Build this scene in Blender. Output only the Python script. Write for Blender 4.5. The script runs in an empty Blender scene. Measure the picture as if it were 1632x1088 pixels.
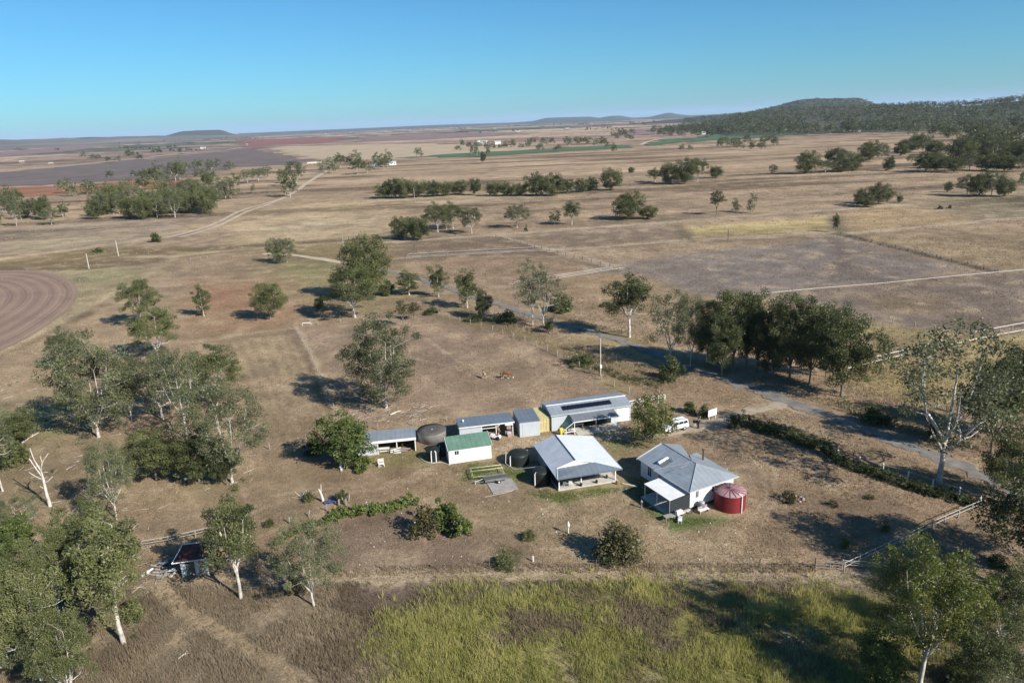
import bpy, bmesh, math, random
import numpy as np
from mathutils import Vector, Matrix
R = math.radians
C = bpy.context.scene.collection
SC = bpy.context.scene

# ---------------------------------------------------------------- camera, sky, sun, exposure
CZ, FPX, ROLL = 50.0, 1150.0, R(2.3)
TH = math.atan((544 - 194) * math.cos(ROLL) / FPX)
FW = np.array([0, math.cos(TH), -math.sin(TH)])
R0 = np.array([1.0, 0, 0]); U0 = np.array([0, math.sin(TH), math.cos(TH)])
RT = math.cos(ROLL) * R0 - math.sin(ROLL) * U0
UP = math.cos(ROLL) * U0 + math.sin(ROLL) * R0
cam_d = bpy.data.cameras.new('camera'); cam = bpy.data.objects.new('camera', cam_d); C.objects.link(cam)
cam_d.sensor_width = 36; cam_d.lens = 36 * FPX / 1632; cam_d.clip_start = 0.5; cam_d.clip_end = 200000
cam.matrix_world = Matrix(((RT[0], UP[0], -FW[0], 0), (RT[1], UP[1], -FW[1], 0), (RT[2], UP[2], -FW[2], CZ), (0, 0, 0, 1)))
SC.camera = cam

SUN_EL, SUN_AZ = 33.0, -41.0          # azimuth counted from +X
w = bpy.data.worlds.new('World'); SC.world = w; w.use_nodes = True
nt = w.node_tree; nt.nodes.clear()
sky = nt.nodes.new('ShaderNodeTexSky'); sky.sky_type = 'NISHITA'; sky.sun_disc = False
sky.sun_elevation = R(SUN_EL); sky.sun_rotation = R(90 - SUN_AZ)
sky.altitude = 500; sky.air_density = 1.0; sky.dust_density = 0.5; sky.ozone_density = 5.0
bg = nt.nodes.new('ShaderNodeBackground'); bg.inputs['Strength'].default_value = 0.065
wo = nt.nodes.new('ShaderNodeOutputWorld')
tintn = nt.nodes.new('ShaderNodeMix'); tintn.data_type = 'RGBA'; tintn.blend_type = 'MULTIPLY'; tintn.inputs['Factor'].default_value = 1
tintn.inputs['B'].default_value = (.50, 1.0, 1.19, 1)
nt.links.new(sky.outputs[0], tintn.inputs['A']); nt.links.new(tintn.outputs['Result'], bg.inputs[0]); nt.links.new(bg.outputs[0], wo.inputs[0])
sd = bpy.data.lights.new('sun', 'SUN'); sd.energy = 5.0; sd.angle = R(0.5); sd.color = (1.0, 0.95, 0.87)
sun = bpy.data.objects.new('sun', sd); C.objects.link(sun)
sdir = Vector((math.cos(R(SUN_EL)) * math.cos(R(SUN_AZ)), math.cos(R(SUN_EL)) * math.sin(R(SUN_AZ)), math.sin(R(SUN_EL))))
sun.rotation_euler = sdir.to_track_quat('Z', 'Y').to_euler(); sun.location = (60, -60, 90)
SC.view_settings.view_transform = 'Standard'; SC.view_settings.look = 'None'
SC.view_settings.exposure = 0.6; SC.view_settings.gamma = 1.0; SC.view_settings.use_curve_mapping = False
cy = SC.cycles
cy.max_bounces = 6; cy.diffuse_bounces = 3; cy.glossy_bounces = 2; cy.transmission_bounces = 3
cy.transparent_max_bounces = 6; cy.volume_bounces = 1; cy.use_denoising = True

# ---------------------------------------------------------------- helpers
def G(px, py, z=0.0):
    """point of the ground (or of height z) seen at a photo pixel"""
    d = FW + RT * (px - 816) / FPX - UP * (py - 544) / FPX
    t = (z - CZ) / d[2]
    return np.array([d[0] * t, d[1] * t, z])
def PY(p):
    d = np.array(p) - np.array([0, 0, CZ]); k = d @ FW
    return 544 - FPX * (d @ UP) / k
def depth(p): return float((np.array(p) - np.array([0, 0, CZ])) @ FW)
def top_height(p, ty):
    lo, hi = 0.0, 300.0
    for _ in range(40):
        m = (lo + hi) / 2
        if PY((p[0], p[1], m)) > ty: lo = m
        else: hi = m
    return lo

def hash2(ix, iy, s):
    n = (ix.astype(np.int64) * 374761393 + iy.astype(np.int64) * 668265263 + s * 1442695041) & 0x7fffffff
    n = ((n ^ (n >> 13)) * 1274126177) & 0x7fffffff
    return ((n ^ (n >> 16)) & 0xffff) / 65535.0
def vnoise(x, y, s=0):
    ix, iy = np.floor(x), np.floor(y); fx, fy = x - ix, y - iy
    fx, fy = fx * fx * (3 - 2 * fx), fy * fy * (3 - 2 * fy)
    a, b = hash2(ix, iy, s), hash2(ix + 1, iy, s); c, d = hash2(ix, iy + 1, s), hash2(ix + 1, iy + 1, s)
    return (a + (b - a) * fx) * (1 - fy) + (c + (d - c) * fx) * fy
def fbm(x, y, s=0, o=4):
    t, a, k = 0, .5, 0
    for i in range(o):
        t = t + a * vnoise(x * 2 ** i, y * 2 ** i, s + 7 * i); k += a; a *= .5
    return t / k

# ---- materials
MATS = {}
def nn(t, typ, **kw):
    n = t.nodes.new(typ)
    for k, v in kw.items():
        if k.startswith('i_'): n.inputs[k[2:]].default_value = v
        else: setattr(n, k, v)
    return n
def mat(name, col, rough=.8, metal=0.0, var=.25, scale=1.5, spec=.3, bump=0.0, bscale=None, seam=None, col2=None):
    """procedural: base colour broken by two noises, optional bump, optional sheet seams along an axis"""
    if name in MATS: return MATS[name]
    m = bpy.data.materials.new(name); m.use_nodes = True; t = m.node_tree; b = t.nodes['Principled BSDF']
    b.inputs['Roughness'].default_value = rough; b.inputs['Metallic'].default_value = metal
    b.inputs['Specular IOR Level'].default_value = spec
    tc = nn(t, 'ShaderNodeTexCoord')
    n1 = nn(t, 'ShaderNodeTexNoise', i_Scale=scale, i_Detail=6.0, i_Roughness=.65)
    t.links.new(tc.outputs['Object'], n1.inputs['Vector'])
    r = nn(t, 'ShaderNodeValToRGB'); e = r.color_ramp.elements
    c2 = col2 or tuple(c * (1 - var) for c in col)
    e[0].position = .32; e[0].color = (*c2, 1); e[1].position = .68
    e[1].color = (*[min(1, c * (1 + var * .35)) for c in col], 1)
    t.links.new(n1.outputs['Fac'], r.inputs['Fac'])
    out = r.outputs['Color']
    if seam:
        ax, per, dk = seam
        sx = nn(t, 'ShaderNodeSeparateXYZ'); t.links.new(tc.outputs['Object'], sx.inputs[0])
        mm = nn(t, 'ShaderNodeMath', operation='PINGPONG'); mm.inputs[1].default_value = per / 2
        t.links.new(sx.outputs[ax], mm.inputs[0])
        g = nn(t, 'ShaderNodeMath', operation='LESS_THAN'); g.inputs[1].default_value = per * .09
        t.links.new(mm.outputs[0], g.inputs[0])
        mx = nn(t, 'ShaderNodeMix', data_type='RGBA', blend_type='MULTIPLY')
        mx.inputs['B'].default_value = (dk, dk, dk, 1)
        t.links.new(g.outputs[0], mx.inputs['Factor']); t.links.new(out, mx.inputs['A']); out = mx.outputs['Result']
    t.links.new(out, b.inputs['Base Color'])
    if bump:
        n2 = nn(t, 'ShaderNodeTexNoise', i_Scale=bscale or scale * 6, i_Detail=4.0)
        t.links.new(tc.outputs['Object'], n2.inputs['Vector'])
        bp = nn(t, 'ShaderNodeBump', i_Strength=bump, i_Distance=.05)
        t.links.new(n2.outputs['Fac'], bp.inputs['Height']); t.links.new(bp.outputs[0], b.inputs['Normal'])
    MATS[name] = m
    return m

def leafmat(name, ca, cb, cc, trans=.25):
    """leaf colours picked by the per-face tint attribute and by the tree"""
    m = bpy.data.materials.new(name); m.use_nodes = True; t = m.node_tree; t.nodes.clear()
    at = nn(t, 'ShaderNodeAttribute', attribute_name='tint')
    oi = nn(t, 'ShaderNodeObjectInfo')
    ad = nn(t, 'ShaderNodeMath', operation='MULTIPLY_ADD'); ad.inputs[1].default_value = .3; ad.inputs[2].default_value = -.15
    t.links.new(oi.outputs['Random'], ad.inputs[0])
    sm = nn(t, 'ShaderNodeMath', operation='ADD'); t.links.new(ad.outputs[0], sm.inputs[0]); t.links.new(at.outputs['Fac'], sm.inputs[1])
    r = nn(t, 'ShaderNodeValToRGB'); e = r.color_ramp.elements
    e[0].position = .05; e[0].color = (*ca, 1); e[1].position = .55; e[1].color = (*cb, 1)
    x = e.new(.97); x.color = (*cc, 1)
    t.links.new(sm.outputs[0], r.inputs['Fac'])
    d = nn(t, 'ShaderNodeBsdfDiffuse', i_Roughness=.5); tr = nn(t, 'ShaderNodeBsdfTranslucent')
    gl = nn(t, 'ShaderNodeBsdfGlossy', i_Roughness=.45); gl.inputs['Color'].default_value = (.6, .6, .6, 1)
    t.links.new(r.outputs[0], d.inputs['Color']); t.links.new(r.outputs[0], tr.inputs['Color'])
    mx = nn(t, 'ShaderNodeMixShader', i_Fac=trans); t.links.new(d.outputs[0], mx.inputs[1]); t.links.new(tr.outputs[0], mx.inputs[2])
    m2 = nn(t, 'ShaderNodeMixShader', i_Fac=.035); t.links.new(mx.outputs[0], m2.inputs[1]); t.links.new(gl.outputs[0], m2.inputs[2])
    o = nn(t, 'ShaderNodeOutputMaterial'); t.links.new(m2.outputs[0], o.inputs[0])
    MATS[name] = m
    return m

# ---- mesh builder
class MB:
    def __init__(s): s.v, s.f, s.m, s.sm = [], [], [], []
    def add(s, vs, fs, mi=0, smooth=False):
        b = len(s.v); s.v += [tuple(float(c) for c in v) for v in vs]
        s.f += [tuple(i + b for i in f) for f in fs]; s.m += [mi] * len(fs); s.sm += [smooth] * len(fs)
        return s
    def box(s, x0, y0, z0, x1, y1, z1, mi=0):
        v = [(x0,y0,z0),(x1,y0,z0),(x1,y1,z0),(x0,y1,z0),(x0,y0,z1),(x1,y0,z1),(x1,y1,z1),(x0,y1,z1)]
        return s.add(v, [(0,3,2,1),(4,5,6,7),(0,1,5,4),(1,2,6,5),(2,3,7,6),(3,0,4,7)], mi)
    def hexa(s, bot, top, mi=0):
        n = len(bot); v = list(bot) + list(top)
        f = [tuple(range(n - 1, -1, -1)), tuple(range(n, 2 * n))] + [(i, (i + 1) % n, n + (i + 1) % n, n + i) for i in range(n)]
        return s.add(v, f, mi)
    def slab(s, poly, t, mi=0):
        """roof sheet: polygon in space with thickness t downward"""
        return s.hexa([(p[0], p[1], p[2] - t) for p in poly], poly, mi)
    def tube(s, pts, rads, n=6, mi=0, smooth=True, cap=True):
        pts = [np.array(p, float) for p in pts]; rings = []
        if np.isscalar(rads): rads = [rads] * len(pts)
        for i, p in enumerate(pts):
            d = pts[min(i + 1, len(pts) - 1)] - pts[max(i - 1, 0)]
            d = d / (np.linalg.norm(d) + 1e-9)
            a = np.cross(d, (0, 0, 1)) if abs(d[2]) < .9 else np.cross(d, (1, 0, 0))
            a /= np.linalg.norm(a); b = np.cross(a, d)
            rings.append([p + rads[i] * (math.cos(2 * math.pi * k / n) * a + math.sin(2 * math.pi * k / n) * b) for k in range(n)])
        v = [q for r in rings for q in r]; f = []
        for i in range(len(pts) - 1):
            for k in range(n):
                a, b = i * n + k, i * n + (k + 1) % n
                f.append((a, b, b + n, a + n))
        s.add(v, f, mi, smooth)
        if cap:
            s.add(rings[0], [tuple(range(n))], mi); s.add(rings[-1], [tuple(range(n - 1, -1, -1))], mi)
        return s
    def lathe(s, prof, n=24, c=(0, 0), mi=0, smooth=True):
        v = [(c[0] + r * math.cos(2 * math.pi * k / n), c[1] + r * math.sin(2 * math.pi * k / n), z) for r, z in prof for k in range(n)]
        f = [(i * n + k, i * n + (k + 1) % n, (i + 1) * n + (k + 1) % n, (i + 1) * n + k) for i in range(len(prof) - 1) for k in range(n)]
        return s.add(v, f, mi, smooth)
    def mesh(s, name, mats):
        me = bpy.data.meshes.new(name); me.from_pydata(s.v, [], s.f)
        for m in (mats if isinstance(mats, (list, tuple)) else [mats]): me.materials.append(m)
        me.polygons.foreach_set('material_index', s.m); me.polygons.foreach_set('use_smooth', s.sm)
        me.validate(); me.update(); return me
    def obj(s, name, mats, parent=None):
        return link(name, s.mesh(name, mats), parent)

def link(name, data, parent=None):
    o = bpy.data.objects.new(name, data); C.objects.link(o)
    if parent: o.parent = parent
    return o
def tag(o, label=None, cat=None, group=None, kind=None):
    if label: o['label'] = label
    if cat: o['category'] = cat
    if group: o['group'] = group
    if kind: o['kind'] = kind
    return o
def thing(name, label, cat, loc=(0, 0, 0), rz=0.0, group=None):
    o = bpy.data.objects.new(name, None); C.objects.link(o); o.empty_display_size = .2
    o.location = (float(loc[0]), float(loc[1]), float(loc[2])); o.rotation_euler = (0, 0, rz)
    return tag(o, label, cat, group)
def struct(name, o): o['kind'] = 'structure'; return o
def npmesh(name, V, F, mats, tint=None, mi=None, smooth=False):
    """fast mesh from arrays; F is (n,3) or (n,4)"""
    me = bpy.data.meshes.new(name); V = np.asarray(V, np.float32); F = np.asarray(F, np.int32); k = F.shape[1]
    me.vertices.add(len(V)); me.vertices.foreach_set('co', V.ravel())
    me.loops.add(F.size); me.loops.foreach_set('vertex_index', F.ravel())
    me.polygons.add(len(F)); me.polygons.foreach_set('loop_start', np.arange(0, F.size, k, dtype=np.int32))
    me.polygons.foreach_set('use_smooth', np.full(len(F), smooth))
    for m in (mats if isinstance(mats, (list, tuple)) else [mats]): me.materials.append(m)
    if mi is not None: me.polygons.foreach_set('material_index', np.asarray(mi, np.int32))
    me.update(calc_edges=True)
    if tint is not None:
        a = me.attributes.new('tint', 'FLOAT', 'FACE'); a.data.foreach_set('value', np.asarray(tint, np.float32))
    return me

# ---------------------------------------------------------------- the ground
def wpoly(px): return np.array([G(x, max(y, 199 - (x - 816) * .04 + 1.2))[:2] for x, y in px])
def sdist(X, Y, P):
    """signed distance to polygon P, negative inside"""
    d = np.full(X.shape, 1e18); ins = np.zeros(X.shape, bool); n = len(P)
    for i in range(n):
        a, b = P[i], P[(i + 1) % n]; e = b - a; wx, wy = X - a[0], Y - a[1]
        t = np.clip((wx * e[0] + wy * e[1]) / (e @ e + 1e-9), 0, 1)
        d = np.minimum(d, (wx - e[0] * t) ** 2 + (wy - e[1] * t) ** 2)
        c = ((a[1] <= Y) & (b[1] > Y)) | ((b[1] <= Y) & (a[1] > Y))
        with np.errstate(divide='ignore', invalid='ignore'):
            ins ^= c & (X < (b[0] - a[0]) * (Y - a[1]) / (b[1] - a[1] + 1e-12) + a[0])
    d = np.sqrt(d); return np.where(ins, -d, d)
def ldist(X, Y, P):
    d = np.full(X.shape, 1e18)
    for i in range(len(P) - 1):
        a, b = P[i], P[i + 1]; e = b - a; wx, wy = X - a[0], Y - a[1]
        t = np.clip((wx * e[0] + wy * e[1]) / (e @ e + 1e-9), 0, 1)
        d = np.minimum(d, (wx - e[0] * t) ** 2 + (wy - e[1] * t) ** 2)
    return np.sqrt(d)

# patches of cover: (outline in the photo, base colour, feather as a share of the distance, strength)
PATCH = [
 ([(-900,300),(300,250),(800,235),(1400,215),(2400,215),(2400,700),(-900,700)], (.285,.207,.137), .05, 1),
 ([(-900,232),(0,230),(420,214),(820,198),(1300,182),(1300,205),(800,236),(400,240),(-900,300)], (.30,.215,.16), .1, 1),
 ([(0,365),(230,345),(340,338),(250,382),(120,400),(0,412),(-300,420),(-300,370)], (.265,.205,.15), .03, 1),
 ([(0,385),(80,378),(200,372),(180,384),(60,398),(0,402)], (.33,.265,.17), .03, .8),
 ([(-300,425),(40,405),(160,395),(330,392),(420,388),(400,400),(280,412),(240,420),(130,425),(0,430),(-300,450)], (.19,.14,.078), .02, .95),
 ([(390,335),(600,316),(1000,298),(800,318),(640,330),(640,372),(420,393),(345,395),(360,350)], (.375,.282,.175), .03, 1),
 ([(400,345),(560,350),(620,345),(600,365),(420,375)], (.32,.25,.165), .05, .7),
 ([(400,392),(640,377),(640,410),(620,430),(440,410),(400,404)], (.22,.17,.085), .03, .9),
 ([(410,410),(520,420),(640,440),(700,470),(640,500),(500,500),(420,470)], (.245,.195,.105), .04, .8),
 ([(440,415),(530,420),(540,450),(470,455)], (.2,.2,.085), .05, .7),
 ([(300,450),(470,445),(520,500),(450,530),(330,545),(280,520)], (.275,.18,.11), .05, .9),
 ([(320,455),(400,455),(420,480),(340,485)], (.26,.135,.085), .05, .8),
 ([(-100,440),(130,430),(240,435),(190,465),(100,520),(0,560),(-300,640),(-300,440)], (.275,.225,.135), .03, 1),
 ([(120,430),(220,425),(240,440),(160,455),(120,450)], (.22,.22,.105), .04, .6),
 ([(100,525),(190,470),(280,500),(200,560),(60,640),(0,640),(0,565)], (.31,.225,.14), .04, .8),
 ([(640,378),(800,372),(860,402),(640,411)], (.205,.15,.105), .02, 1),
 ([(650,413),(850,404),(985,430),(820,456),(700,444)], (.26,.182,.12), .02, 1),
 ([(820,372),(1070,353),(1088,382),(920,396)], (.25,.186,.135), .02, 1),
 ([(950,425),(1335,374),(1570,432),(1240,467),(1080,470)], (.19,.157,.135), .03, 1),
 ([(900,440),(1000,432),(1100,470),(1060,500),(900,480)], (.27,.19,.115), .04, .9),
 ([(1240,470),(1700,430),(1700,520),(1450,530),(1350,505)], (.205,.16,.127), .03, 1),
 ([(1420,470),(1500,475),(1480,500),(1400,495)], (.27,.19,.105), .04, .7),
 ([(1085,362),(1320,346),(1328,370),(1100,382)], (.37,.285,.14), .015, 1),
 ([(1345,340),(1440,330),(1560,352),(1360,372)], (.33,.235,.135), .02, 1),
 ([(1348,375),(1760,350),(1760,430),(1590,434)], (.285,.21,.13), .02, 1),
 ([(1470,318),(1700,300),(1700,350),(1550,350)], (.22,.18,.115), .04, .8),
 ([(1370,510),(1500,535),(1700,525),(1700,660),(1480,650),(1330,600)], (.32,.245,.125), .03, 1),
 ([(1390,600),(1500,570),(1560,600),(1480,640)], (.33,.27,.10), .06, .6),
 ([(480,520),(650,500),(720,498),(960,600),(1010,630),(860,650),(700,668),(560,690)], (.285,.205,.142), .02, 1),
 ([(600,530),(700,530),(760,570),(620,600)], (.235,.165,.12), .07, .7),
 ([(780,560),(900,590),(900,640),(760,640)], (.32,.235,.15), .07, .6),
 ([(310,550),(470,524),(548,690),(420,715),(380,640)], (.325,.245,.15), .02, 1),
 ([(390,600),(500,600),(545,690),(430,710)], (.26,.19,.125), .05, .7),
 ([(940,505),(1060,545),(1080,580),(1040,600),(900,540)], (.30,.225,.125), .04, .8),
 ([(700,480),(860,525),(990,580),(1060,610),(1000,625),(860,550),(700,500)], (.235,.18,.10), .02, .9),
 ([(1010,600),(1120,620),(1260,660),(1180,665),(1080,640)], (.29,.205,.13), .02, .9),
 ([(1200,650),(1330,690),(1480,740),(1600,790),(1560,800),(1330,730),(1190,668)], (.265,.195,.125), .01, .9),
 ([(230,720),(420,718),(560,760),(520,830),(330,870),(240,860),(100,800)], (.26,.192,.122), .04, 1),
 ([(280,760),(360,765),(330,800),(270,790)], (.21,.19,.09), .06, .6),
 ([(0,640),(120,620),(180,720),(120,820),(0,830),(-200,800)], (.24,.185,.11), .06, .9),
 ([(40,650),(110,640),(120,690),(60,700)], (.24,.25,.09), .05, .7),
 ([(560,700),(900,690),(1010,700),(1040,760),(1200,820),(1400,880),(1300,910),(900,905),(700,810),(540,760)], (.272,.2,.122), .03, 1),
 ([(520,750),(680,740),(760,790),(640,800),(540,800)], (.25,.17,.105), .06, .7),
 ([(780,690),(880,690),(1000,695),(960,710),(800,720)], (.39,.295,.19), .03, .8),
 ([(690,670),(880,660),(860,700),(790,705)], (.36,.265,.165), .04, .7),
 ([(1180,690),(1330,740),(1550,810),(1440,880),(1330,905),(1190,860)], (.275,.195,.125), .02, 1),
 ([(460,870),(660,806),(800,870),(830,900),(520,917)], (.195,.14,.1), .02, 1),
 ([(560,840),(700,840),(720,880),(560,890)], (.22,.155,.11), .06, .5),
 ([(200,925),(520,915),(900,903),(1400,905),(1700,960),(1900,1300),(-400,1300),(-300,1000)], (.205,.16,.108), .02, 1),
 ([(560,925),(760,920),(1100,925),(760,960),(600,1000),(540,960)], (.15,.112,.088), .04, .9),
 ([(620,1000),(700,955),(960,940),(1100,940),(1420,950),(1500,1090),(1500,1250),(700,1250)], (.21,.19,.065), .03, 1),
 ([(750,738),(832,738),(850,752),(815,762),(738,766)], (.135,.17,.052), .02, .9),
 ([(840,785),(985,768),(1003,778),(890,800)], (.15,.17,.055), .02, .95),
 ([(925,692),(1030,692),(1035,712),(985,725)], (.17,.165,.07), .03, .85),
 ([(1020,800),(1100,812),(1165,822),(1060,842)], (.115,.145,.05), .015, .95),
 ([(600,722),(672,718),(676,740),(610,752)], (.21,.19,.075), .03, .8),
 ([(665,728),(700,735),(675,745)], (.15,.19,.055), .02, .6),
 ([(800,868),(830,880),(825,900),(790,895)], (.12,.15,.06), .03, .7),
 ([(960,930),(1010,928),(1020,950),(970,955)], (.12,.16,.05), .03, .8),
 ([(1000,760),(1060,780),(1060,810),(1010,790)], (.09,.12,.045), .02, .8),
 ([(1040,680),(1120,672),(1160,660),(1240,645),(1250,655),(1170,672),(1120,690),(1050,698)], (.36,.28,.2), .012, .6),
]
LINES = [  # worn strips, verges and wheel marks: polyline, width m, colour, strength
 ([(230,932),(400,928),(520,925),(800,917),(1100,917),(1400,922)], 2.6, (.30,.228,.15), .75),
 ([(250,930),(300,978),(380,1025),(450,1066),(500,1100)], 2.0, (.34,.255,.16), .8),
 ([(620,386),(900,366),(1070,353),(1440,326)], 1.6, (.45,.36,.25), .8),
 ([(870,400),(1090,383),(1330,370)], 1.2, (.43,.34,.24), .8),
 ([(930,396),(1060,384),(1240,378)], 1.0, (.45,.35,.25), .8),
 ([(1350,373),(1560,352),(1632,347)], 1.6, (.45,.36,.24), .7),
 ([(790,374),(850,391),(940,412),(985,428)], 2.2, (.37,.29,.20), .8),
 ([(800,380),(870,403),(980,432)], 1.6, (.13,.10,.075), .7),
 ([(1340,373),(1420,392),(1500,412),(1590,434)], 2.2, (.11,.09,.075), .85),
 ([(1330,345),(1335,372)], 3, (.14,.12,.08), .8),
 ([(1325,380),(1345,410),(1335,440)], 2.5, (.13,.095,.085), .6),
 ([(1080,360),(1100,383)], 4, (.15,.12,.08), .8),
 ([(0,559),(60,530),(100,508),(150,483),(192,463),(215,455)], 3.5, (.40,.32,.2), .8),
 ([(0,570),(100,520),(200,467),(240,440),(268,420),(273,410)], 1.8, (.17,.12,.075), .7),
 ([(224,445),(245,434),(266,420),(274,409)], 2.2, (.42,.33,.22), .7),
 ([(200,410),(273,408),(420,394),(520,388),(640,376)], 2.4, (.40,.32,.21), .8),
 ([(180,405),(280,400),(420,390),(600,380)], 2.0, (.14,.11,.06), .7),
 ([(-100,424),(0,413),(120,397),(232,381),(300,368)], 5, (.38,.30,.19), .8),
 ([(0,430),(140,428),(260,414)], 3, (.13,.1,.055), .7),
 ([(545,520),(630,505)], 1.2, (.42,.34,.24), .6),
 ([(470,522),(500,575),(530,645),(550,692)], 1.3, (.42,.33,.22), .85),
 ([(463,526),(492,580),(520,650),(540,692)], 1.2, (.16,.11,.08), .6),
 ([(330,550),(400,537),(465,530)], 1.5, (.17,.13,.09), .6),
 ([(320,543),(400,531),(465,522)], 1.2, (.40,.31,.2), .7),
 ([(250,785),(340,735),(430,712),(560,688),(700,668),(860,650)], 2.4, (.36,.27,.17), .65),
 ([(640,500),(720,498),(800,525),(880,565),(950,600)], 2.4, (.185,.135,.085), .6),
 ([(700,505),(760,520)], 3.0, (.2,.17,.08), .5),
 ([(550,693),(640,675),(700,665)], 2.0, (.38,.28,.17), .5),
 ([(900,590),(720,585),(640,640)], 1.0, (.34,.255,.17), .3),
 ([(330,870),(420,850),(500,825),(560,805),(640,800)], 2.2, (.34,.25,.155), .7),
 ([(880,502),(960,525),(1060,560),(1150,592)], 3, (.17,.135,.07), .6),
 ([(1190,672),(1330,738),(1560,808)], 1.4, (.34,.26,.17), .5),
 ([(1160,855),(1290,862)], 1.0, (.33,.25,.16), .4),
 ([(520,912),(900,905),(1290,904)], 1.1, (.37,.29,.19), .6),
 ([(640,330),(800,320),(1000,300),(1200,282),(1400,272),(1632,262)], 4, (.36,.275,.18), .6),
 ([(600,318),(700,322),(780,316),(860,313)], 3, (.46,.38,.27), .6),
 ([(1040,290),(1160,280),(1230,277)], 4, (.17,.13,.10), .5),
 ([(1200,330),(1440,312),(1632,300)], 3, (.2,.155,.105), .5),
]
LINES += [  # wheel ruts and foot tracks of the yard and paddocks
 ([(1060,690),(1000,694),(940,692),(880,698),(830,706),(795,716)], 1.6, (.46,.36,.25), .7), ([(1060,694),(1000,699),(930,698),(860,708)], .7, (.42,.33,.23), .7),
 ([(1120,684),(1180,700),(1230,740),(1240,790),(1215,830)], .6, (.40,.31,.21), .6), ([(1112,690),(1165,706),(1212,745),(1222,790),(1200,825)], .6, (.40,.31,.21), .6),
 ([(985,775),(1000,800),(960,830),(870,850),(760,830)], .6, (.39,.30,.2), .5), ([(690,745),(640,765),(570,775),(520,770),(440,790),(340,830)], .7, (.40,.31,.21), .6),
 ([(690,752),(640,772),(570,783),(520,779),(445,799),(345,838)], .7, (.40,.31,.21), .6), ([(820,790),(760,810),(700,800)], .6, (.38,.29,.19), .5),
 ([(680,540),(740,580),(800,610),(850,640)], .6, (.42,.33,.23), .5), ([(560,560),(660,570),(780,600),(900,600)], .6, (.42,.33,.23), .5), ([(500,540),(600,525),(700,515)], .7, (.42,.33,.23), .5),
 ([(240,925),(400,921),(520,919),(800,911),(1100,911),(1400,916)], .6, (.42,.335,.225), .7), ([(240,938),(400,934),(520,931),(800,923),(1100,923),(1400,928)], .6, (.42,.335,.225), .6),
 ([(420,720),(380,760),(400,820),(440,850)], .8, (.37,.275,.18), .5), ([(230,740),(300,790),(330,850)], .8, (.37,.275,.18), .5)]
for k in range(9):   # old furrows of the left-hand strip paddock
    f = k / 8; LINES.append(([(330 + 140 * f, 552 - 26 * f), (400 + 140 * f, 712 - 22 * f)], .5, (.19, .135, .09), .45))
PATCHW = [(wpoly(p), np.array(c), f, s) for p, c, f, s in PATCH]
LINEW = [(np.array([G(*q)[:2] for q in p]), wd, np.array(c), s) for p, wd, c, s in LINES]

def cover(X, Y):
    """base colour of the ground cover at world points"""
    r = np.hypot(X, Y)
    wob = np.minimum(r * .035, 25)
    nx = X + wob * (fbm(X / 22 + 3, Y / 22, 1, 3) - .5) + .02 * r * (fbm(X / (r * .05 + 3), Y / (r * .05 + 3), 9, 2) - .5)
    ny = Y + wob * (fbm(X / 22, Y / 22 + 9, 2, 3) - .5) * 1.6
    col = np.tile(np.array((.28, .20, .13)), X.shape + (1,))
    far = np.clip((r - 900) / 2500, 0, 1)[..., None]          # the plain: stripes of stubble, fallow and scrub
    st = fbm(X / 900, Y / 420, 31, 3)[..., None]; st2 = fbm(X / 1800, Y / 600, 37, 2)[..., None]
    plain = np.where(st > .56, np.array((.37, .28, .20)), np.where(st < .42, np.array((.17, .13, .12)), np.array((.27, .19, .15))))
    plain = np.where(st2 < .34, np.array((.10, .11, .075)), plain)
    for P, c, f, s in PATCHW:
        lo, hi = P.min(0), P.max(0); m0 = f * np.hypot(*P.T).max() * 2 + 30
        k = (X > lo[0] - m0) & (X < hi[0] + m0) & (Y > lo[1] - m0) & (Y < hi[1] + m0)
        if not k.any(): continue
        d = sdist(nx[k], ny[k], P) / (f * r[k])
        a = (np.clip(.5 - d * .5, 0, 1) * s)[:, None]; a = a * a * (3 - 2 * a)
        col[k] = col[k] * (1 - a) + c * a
    col = col * (1 - far) + plain * far
    jx = X + 1.2 * (fbm(X / 3, Y / 3, 5, 2) - .5); jy = Y + 1.2 * (fbm(X / 3, Y / 3, 6, 2) - .5)
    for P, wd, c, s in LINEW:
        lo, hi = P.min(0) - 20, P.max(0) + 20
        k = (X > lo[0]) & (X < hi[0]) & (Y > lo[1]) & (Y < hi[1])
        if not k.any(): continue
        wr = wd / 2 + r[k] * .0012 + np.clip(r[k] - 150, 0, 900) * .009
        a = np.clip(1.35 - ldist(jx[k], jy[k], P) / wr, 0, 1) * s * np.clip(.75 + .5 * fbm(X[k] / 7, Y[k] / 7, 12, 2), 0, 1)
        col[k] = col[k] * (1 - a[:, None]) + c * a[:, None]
    # uneven growth: straw tops, grey thatch, bare earth, a little green
    n1 = fbm(X / 14, Y / 14, 41, 4); n2 = fbm(X / 4.5, Y / 4.5, 43, 4); n3 = fbm(X / 60, Y / 60, 47, 3)
    near = np.clip(1.6 - r / 700, .25, 1)
    col = col * (1 + ((n1 - .5) * .34 + (n2 - .5) * .75 * near + (n3 - .5) * .28))[..., None]
    sk = fbm(X / 150 + Y / 500, Y / 26 - X / 300, 53, 3); sk2 = fbm(X / 260, Y / 60, 57, 3)
    mid = np.clip((r - 220) / 250, 0, 1)
    col = col * (1 - mid * np.clip((sk - .56) * 4.5, 0, .5) + mid * np.clip((.42 - sk) * 2.2, 0, .28) + mid * (sk2 - .5) * .5)[..., None]
    a = (np.clip((n2 - .62) * 5, 0, .55) * near)[..., None]; col = col * (1 - a) + np.array((.36, .275, .18)) * a
    a = (np.clip((.36 - n1) * 4, 0, .35))[..., None]; col = col * (1 - a) + np.array((.155, .115, .085)) * a
    return np.clip(col * np.array((1.14, 1.13, 1.11)), .02, .8)

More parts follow.
